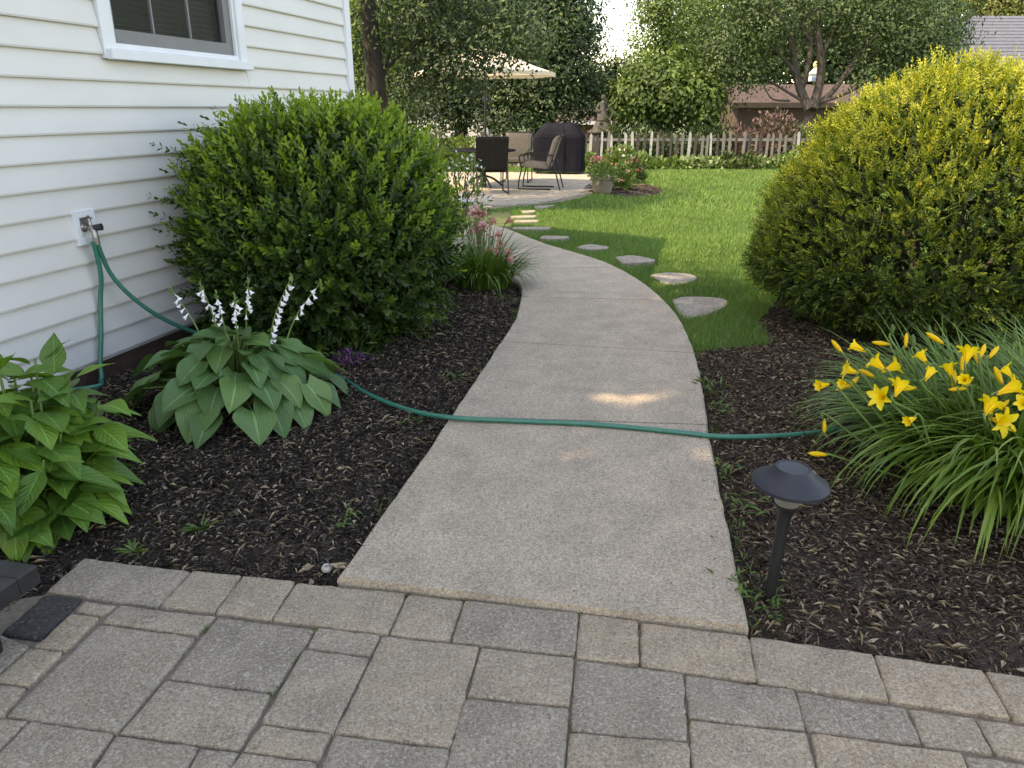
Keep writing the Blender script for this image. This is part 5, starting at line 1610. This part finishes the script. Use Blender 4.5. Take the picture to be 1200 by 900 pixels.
# ------------------------------------------------------------------ trees
def tree(label, base, trunk_pts, trunk_r, lobes, leafm, dens, Ls, Ws, seed, bark='bark', limbs=True, tone=(.5, .2), flat=.0, clump=.30, name='tree', per=26, twig=0, group=None, droop=0.0, keep=None):
    """trunk and limbs reaching into lobes; each lobe is filled with clumps of leaves"""
    rg = np.random.default_rng(seed)
    per = int(per * 1.7)
    base = Vector(base)
    t = thing(name, label, 'tree', base, group=group)
    mb = MB()
    tp = [Vector(p) - base for p in trunk_pts]
    ln = smoothline(tp, 5)
    rs = [trunk_r * (1 - .62 * i / (len(ln) - 1)) for i in range(len(ln))]
    rs[0] *= 1.25
    mb.tube(ln, rs, 10)
    if limbs:
        for (c, r) in (lobes if limbs is True else lobes[:limbs]):
            c = Vector(c) - base
            k = min(len(ln) - 1, max(1, int(len(ln) * rg.uniform(.35, .85))))
            a = ln[k]
            if a.z > c.z: a = ln[max(1, k // 2)]
            mid = a.lerp(c, .55) + Vector((rg.normal() * .12 * r, rg.normal() * .12 * r, .15 * r))
            l2 = smoothline([a, mid, c], 4); r0 = rs[k] * .36
            mb.tube(l2, [r0 * (1 - .8 * i / (len(l2) - 1)) for i in range(len(l2))], 6)
            for q in range(twig):
                e = c + Vector(tuple(rand_dirs(1)[0])) * r * .8
                mb.tube([l2[4], l2[4].lerp(e, .5) + Vector((0, 0, .05 * r)), e], [r0 * .3, r0 * .2, r0 * .08], 5)
    mb.build('trunk', bark, t, smooth=True)
    PO, AX, NR, TT = [], [], [], []
    for (c, r) in lobes:
        c = np.array(Vector(c) - base)
        r3 = np.array([r, r, r * (1 - flat)]) if not hasattr(r, '__len__') else np.array(r)
        rm = r3.mean()
        nc = max(6, int(dens * 1.9 * rm * rm))
        d = rand_dirs(nc)
        cc = c + d * r3 * (rg.uniform(.25, 1, nc) ** .45)[:, None]
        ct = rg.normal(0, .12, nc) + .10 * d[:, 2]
        n = nc * per
        ci = np.repeat(np.arange(nc), per)
        q = rg.normal(0, 1, (n, 3)) * clump * .5 * np.array([1, 1, .7])
        if droop: q[:, 2] -= droop * (q[:, 0] ** 2 + q[:, 1] ** 2) / clump
        p = cc[ci] + q
        od = d[ci]
        qn = unit(q)
        nn_ = unit(od * .6 + qn * .7 + np.array([0, 0, .45]) + .38 * rand_dirs(n))
        tg = rand_dirs(n) + np.array([0, 0, -.35]); tg -= nn_ * np.sum(tg * nn_, 1, keepdims=True)
        PO.append(p); AX.append(unit(tg + .25 * rand_dirs(n)))
        NR.append(nn_)
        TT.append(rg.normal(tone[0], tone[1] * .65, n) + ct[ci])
    A = [np.concatenate(q) for q in (PO, AX, NR, TT)]
    if keep is not None:
        kk = keep(A[0] + np.array(base))
        A = [q[kk] for q in A]
    n = len(A[0])
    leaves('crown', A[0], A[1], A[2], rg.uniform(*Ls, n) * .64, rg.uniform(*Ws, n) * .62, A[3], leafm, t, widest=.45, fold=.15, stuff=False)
    return t
def lob(px, py, Y, r): return (P(px, py, Y), r)

# big dark tree beside the house corner, hanging over the patio
Yt = 12.2
tb = P(441, 128, Yt)
tree('big dark tree with a straight trunk beside the house corner', (tb.x, Yt, 0), [(tb.x, Yt, 0), (tb.x + .02, Yt, 1.6), (tb.x - .03, Yt, 3.2), (tb.x, Yt, 6.2)], .185,
     [lob(470, 20, 12.4, .75), lob(520, 40, 12.6, .62), lob(560, 55, 12.3, .52), lob(600, 48, 12.0, .42), lob(625, 42, 11.9, .28), lob(500, 85, 12.8, .42), (Vector((-1.2, 12.4, 4.1)), 1.1), (Vector((-2.6, 12.8, 4.6)), 1.5), (Vector((-2.5, 13.3, 5.4)), 1.3), (Vector((-1.3, 13.2, 5.8)), 1.2), (Vector((-3.2, 11.6, 3.4)), 1.1), lob(420, 60, 13.2, .55), lob(545, 90, 13.0, .35), lob(580, 20, 12.6, .6), lob(530, -10, 12.4, .7), lob(533, 72, 12.2, .42), lob(530, 84, 12.1, .33), lob(510, 62, 12.3, .5)],
     'leaf_spruce', 46, (.09, .17), (.04, .075), 401, tone=(.42, .22), clump=.34, per=24, flat=.35, twig=2, droop=.3, limbs=2)
# dense dark evergreen mass behind the patio
tree('dense dark evergreen with a broad crown behind the covered grill', (0.9, 24.6, 0), [(.9, 24.6, 0), (.9, 24.6, 3), (.9, 24.6, 7)], .26,
     [lob(640, 40, 24.2, 1.5), lob(665, 80, 24.0, 1.1), lob(620, 95, 24.0, 1.0), lob(600, 30, 24.4, 1.5), lob(655, 0, 24.4, 1.5), lob(668, 40, 24.2, .75), lob(640, 125, 23.8, .75), lob(600, 130, 23.8, .7), lob(672, 118, 24, .7), lob(690, 95, 24.2, .5), (Vector((.9, 24.6, 6.4)), 2.0)],
     'leaf_dark', 22, (.15, .26), (.08, .13), 402, tone=(.42, .22), clump=.6, per=30)
tree('dark evergreen tree behind the patio umbrella', (-1.6, 25.5, 0), [(-1.6, 25.5, 0), (-1.6, 25.5, 3), (-1.6, 25.5, 7)], .24,
     [lob(560, 110, 24.6, 1.0), lob(530, 115, 24.8, .9), lob(545, 60, 25, 1.6), lob(500, 100, 25, 1.1), lob(520, 20, 25.4, 1.8), lob(575, 20, 25.2, 1.5), lob(580, 140, 24.4, .55), lob(520, 138, 24.6, .5)],
     'leaf_dark', 20, (.15, .26), (.08, .13), 403, tone=(.36, .2), clump=.6, per=28)
tree('pale green tree seen between trunk and branches at upper left', (-6.2, 28, 0), [(-6.2, 28, 0), (-6.2, 28, 3), (-6.2, 28, 7)], .24,
     [lob(470, 60, 28, 2.0), lob(440, 90, 28, 1.5), lob(430, 20, 28, 2.0), lob(490, 20, 28.5, 2.0), lob(470, 120, 28, 1.2), lob(420, 130, 28, 1.2)],
     'leaf_light', 16, (.18, .30), (.10, .16), 404, tone=(.62, .2), clump=.65, per=26)
# small round tree behind the fence
Yr = 23.6
rb = P(786, 128, Yr)
tree('small round bushy tree with a short forked trunk behind the fence', (rb.x, Yr, 0), [(rb.x, Yr, 0), (rb.x, Yr, .7), (rb.x - .1, Yr, 1.4), (rb.x, Yr, 2.0)], .17,
     [lob(775, 110, 23.4, .95), lob(745, 115, 23.4, .75), lob(810, 112, 23.4, .85), lob(780, 85, 23.6, .8), lob(830, 122, 23.4, .5), lob(725, 118, 23.5, .5), lob(755, 85, 23.6, .6), lob(805, 90, 23.8, .6), lob(740, 138, 23.3, .4), lob(820, 138, 23.3, .42), lob(780, 135, 23.9, .5)],
     'leaf_light', 26, (.17, .28), (.10, .16), 405, tone=(.36, .22), clump=.42, per=26, flat=.1)
# tall airy tree behind it
tree('tall airy light green tree above the small round tree', (5.4, 30, 0), [(5.4, 30, 0), (5.4, 30, 3), (5.5, 30, 5), (5.2, 30, 9)], .2,
     [lob(765, 40, 29.6, .9), lob(790, 10, 30, 1.2), lob(768, 12, 29.8, .75), lob(775, 65, 29.8, .7), lob(820, 40, 30, 1.2), lob(770, -15, 30, 1.0), lob(800, 70, 30, .9)],
     'leaf_light', 17, (.17, .28), (.09, .14), 406, tone=(.5, .22), clump=.6, per=19, twig=2)
tree('hazy distant tree in the gap of sky', (5.5, 44, 0), [(5.5, 44, 0), (5.5, 44, 2), (5.5, 44, 4)], .2,
     [lob(725, 95, 44, 1.1), lob(705, 100, 44, 1.1), lob(735, 95, 44, 1.4), lob(715, 125, 44, 1.4), lob(690, 120, 44, 1.2), lob(750, 120, 44, 1.4)],
     'leaf_mid', 12, (.3, .45), (.18, .26), 407, tone=(.55, .2), clump=.8, per=20)
# forked tree at right
Yf = 23.4
fbp = P(948, 128, Yf)
bx = fbp.x
ft = tree('forked tree with several bare limbs and a spreading crown behind the fence', (bx, Yf, 0), [(bx, Yf, 0), (bx - .02, Yf, .8), (bx + .03, Yf, 1.35)], .27,
     [lob(880, 40, 23.6, 1.1), lob(850, 70, 23.4, .85), lob(905, 15, 23.6, 1.2), lob(960, 10, 24, 1.1), lob(1010, 25, 23.6, 1.2), lob(1050, 50, 23.4, 1.0), lob(1085, 60, 23.3, .8), lob(840, 30, 23.8, 1.0), lob(1040, 10, 23.6, 1.2), lob(1090, 20, 23.6, 1.1), lob(1020, 85, 23.2, .65), lob(1060, 92, 23.2, .6), lob(870, 92, 23.2, .5), lob(835, 95, 23.4, .5), lob(900, 78, 23.9, .55), lob(1000, -20, 23.6, 1.2), lob(900, -20, 23.6, 1.2)],
     'leaf_mid', 20, (.13, .23), (.07, .11), 408, bark='bark_pale', limbs=False, tone=(.48, .22), clump=.55, per=24)
mb = MB()
for pts, r0 in [([(948, 128), (938, 105), (932, 80), (925, 40), (900, 5)], .15), ([(938, 108), (945, 85), (950, 50), (945, 10)], .10), ([(952, 128), (960, 100), (962, 70), (958, 30), (965, -10)], .15), ([(956, 125), (975, 108), (990, 88), (1010, 60), (1040, 30)], .10),
                ([(960, 120), (985, 112), (1010, 100), (1035, 88)], .06), ([(962, 70), (975, 40), (985, 10)], .06), ([(932, 85), (915, 65), (895, 45)], .06), ([(940, 118), (910, 100), (885, 85)], .045), ([(950, 50), (935, 25), (920, 0)], .05), ([(975, 108), (1000, 80), (1030, 60)], .05), ([(925, 118), (905, 116), (895, 100)], .035)]:
    ps = [P(a, b_, Yf + random.uniform(-.12, .12)) - Vector((bx, Yf, 0)) for a, b_ in pts]
    l2 = smoothline(ps, 5)
    mb.tube(l2, [r0 * (1 - .6 * i / (len(l2) - 1)) for i in range(len(l2))], 8)
mb.build('limbs', 'bark_pale', ft, smooth=True)
# trees farther behind
BT = [('dark leafy tree filling the gap between the forked trunks', (9.5, 33), [lob(900, 40, 33, 2.2), lob(950, 60, 33, 2.0), lob(870, 80, 33, 1.4), lob(1000, 60, 33, 2.2), lob(930, 10, 33, 2.4), lob(980, 90, 32.5, 1.2)], 'leaf_dark', .50),
      ('deep green tree left of the grey roof', (17.0, 35), [lob(1050, 60, 34, 2.2), lob(1070, 25, 35, 2.2), lob(1030, 90, 34, 1.6), lob(1070, 100, 34, 1.4), lob(1020, 10, 35, 2.4)], 'leaf_dark', .45),
      ('olive coloured tree rising above the grey roof', (30.5, 54), [lob(1150, 15, 54, 2.6), lob(1190, 20, 54, 2.4), lob(1130, -5, 54, 2.6), lob(1230, 10, 54, 3), lob(1180, -20, 54, 3), lob(1160, 30, 53, 1.5), lob(1200, 33, 53, 1.5)], 'leaf_olive', .5),
      ('green tree behind the shed at its left end', (8.3, 34), [lob(840, 60, 34, 1.8), lob(820, 20, 34, 2.0), lob(850, 110, 34, 1.2), lob(830, 90, 34, 1.6), lob(860, 10, 34, 2.0)], 'leaf_mid', .45),
      ('shadowy tree behind the white house at left', (-7.5, 44), [lob(430, 40, 44, 3), lob(470, 90, 44, 3), lob(520, 60, 44, 3.2), lob(560, 20, 44, 3.2), lob(600, 80, 44, 3), lob(640, 60, 44, 2.6), lob(620, 10, 44, 3), lob(665, 110, 44, 1.6)], 'leaf_dark', .4)]
for k, (lab, (x, y), lobes, mm, tn) in enumerate(BT):
    top = max(l[0].z for l in lobes)
    tree(lab, (x, y, 0), [(x, y, 0), (x, y, top * .5), (x, y, top)], .25, lobes, mm, 9, (.26, .42), (.15, .24), 420 + k, tone=(tn, .2), clump=.9, per=24)
# pink-leaved shrub and bushes behind the fence, some dark ones added as shade
for (px, py, Y, h, r, mm, lab, sd, n) in [(905, 150, 22.9, 1.25, .95, 'leaf_russet', 'shrub with dusty pink leaves in front of the brown shed', 431, 1500), (935, 150, 22.7, 1.0, .55, 'leaf_mid', 'green bush at the foot of the forked tree', 432, 700), (870, 150, 22.8, .95, .6, 'leaf_russet', 'dull purple bush behind the fence left of the pink shrub', 433, 600),
                                          (845, 150, 23, 1.0, .6, 'leaf_dark', 'dark bush behind the fence below the round tree', 434, 600), (540, 160, 20.9, .75, .6, 'leaf_light', 'yellow-green bush beyond the patio table', 435, 600), (760, 160, 22.7, .95, .8, 'leaf_dark', 'dark bush behind the fence left of the round tree trunk', 437, 900), (815, 160, 22.8, .9, .85, 'leaf_dark', 'dark bush behind the fence right of the round tree trunk', 438, 900), (716, 160, 22.5, 1.45, .34, 'leaf_mid', 'slender leafy bush partly hiding the stone statue', 440, 260), (730, 160, 23.3, .9, .7, 'leaf_dark', 'dark bush behind the fence right of the statue', 439, 700), (500, 160, 20.8, .9, .8, 'leaf_mid', 'green bush at the far left of the patio', 436, 700)]:
    c = P(px, py, Y); leafy('bush', lab, 'bush', (c.x, Y, 0), h, r, int(n * 1.6), mm, (.08, .15), (.04, .075), sd, (.5, .22), None, stems=14)

# unseen tree added to shade the garden; leaves dropped to shape a sun patch
def sun_foot(p):
    k = p[:, 2] / math.tan(SUN_EL)
    return p[:, 0] - math.sin(SUN_AZ) * k, p[:, 1] - math.cos(SUN_AZ) * k
def opening(p):
    gx, gy = sun_foot(p)
    return ((gx - .64) / .40) ** 2 + ((gy - 3.93) / .17) ** 2 > rng.uniform(.25, 1.6, len(p))
cz_ = Vector((-6.0, -.56, 10.5))
tree('tall leafy shade tree standing behind the white house', (-11.2, -.8, 0), [(-11.2, -.8, 0), (-11.1, -.8, 4), (-10.4, -.8, 7.5), (-8.6, -.7, 9.6)], .34,
     [(cz_, (3.7, 3.7, 2.0)), (cz_ + Vector((1.4, -1.2, -.4)), (2.2, 2.2, 1.3)), (cz_ + Vector((-.4, 1.4, .3)), (2.2, 2.2, 1.3)), (cz_ + Vector((.2, -2.4, 0)), (2.3, 2.0, 1.2)), (Vector((-5.5, 3.0, 10.6)), (1.35, 1.35, .9)), (Vector((-9.5, -.8, 10.4)), (2.4, 2.6, 1.8))],
     'leaf_mid', 19, (.26, .40), (.15, .22), 501, tone=(.5, .2), clump=.8, per=26, keep=opening, limbs=False)
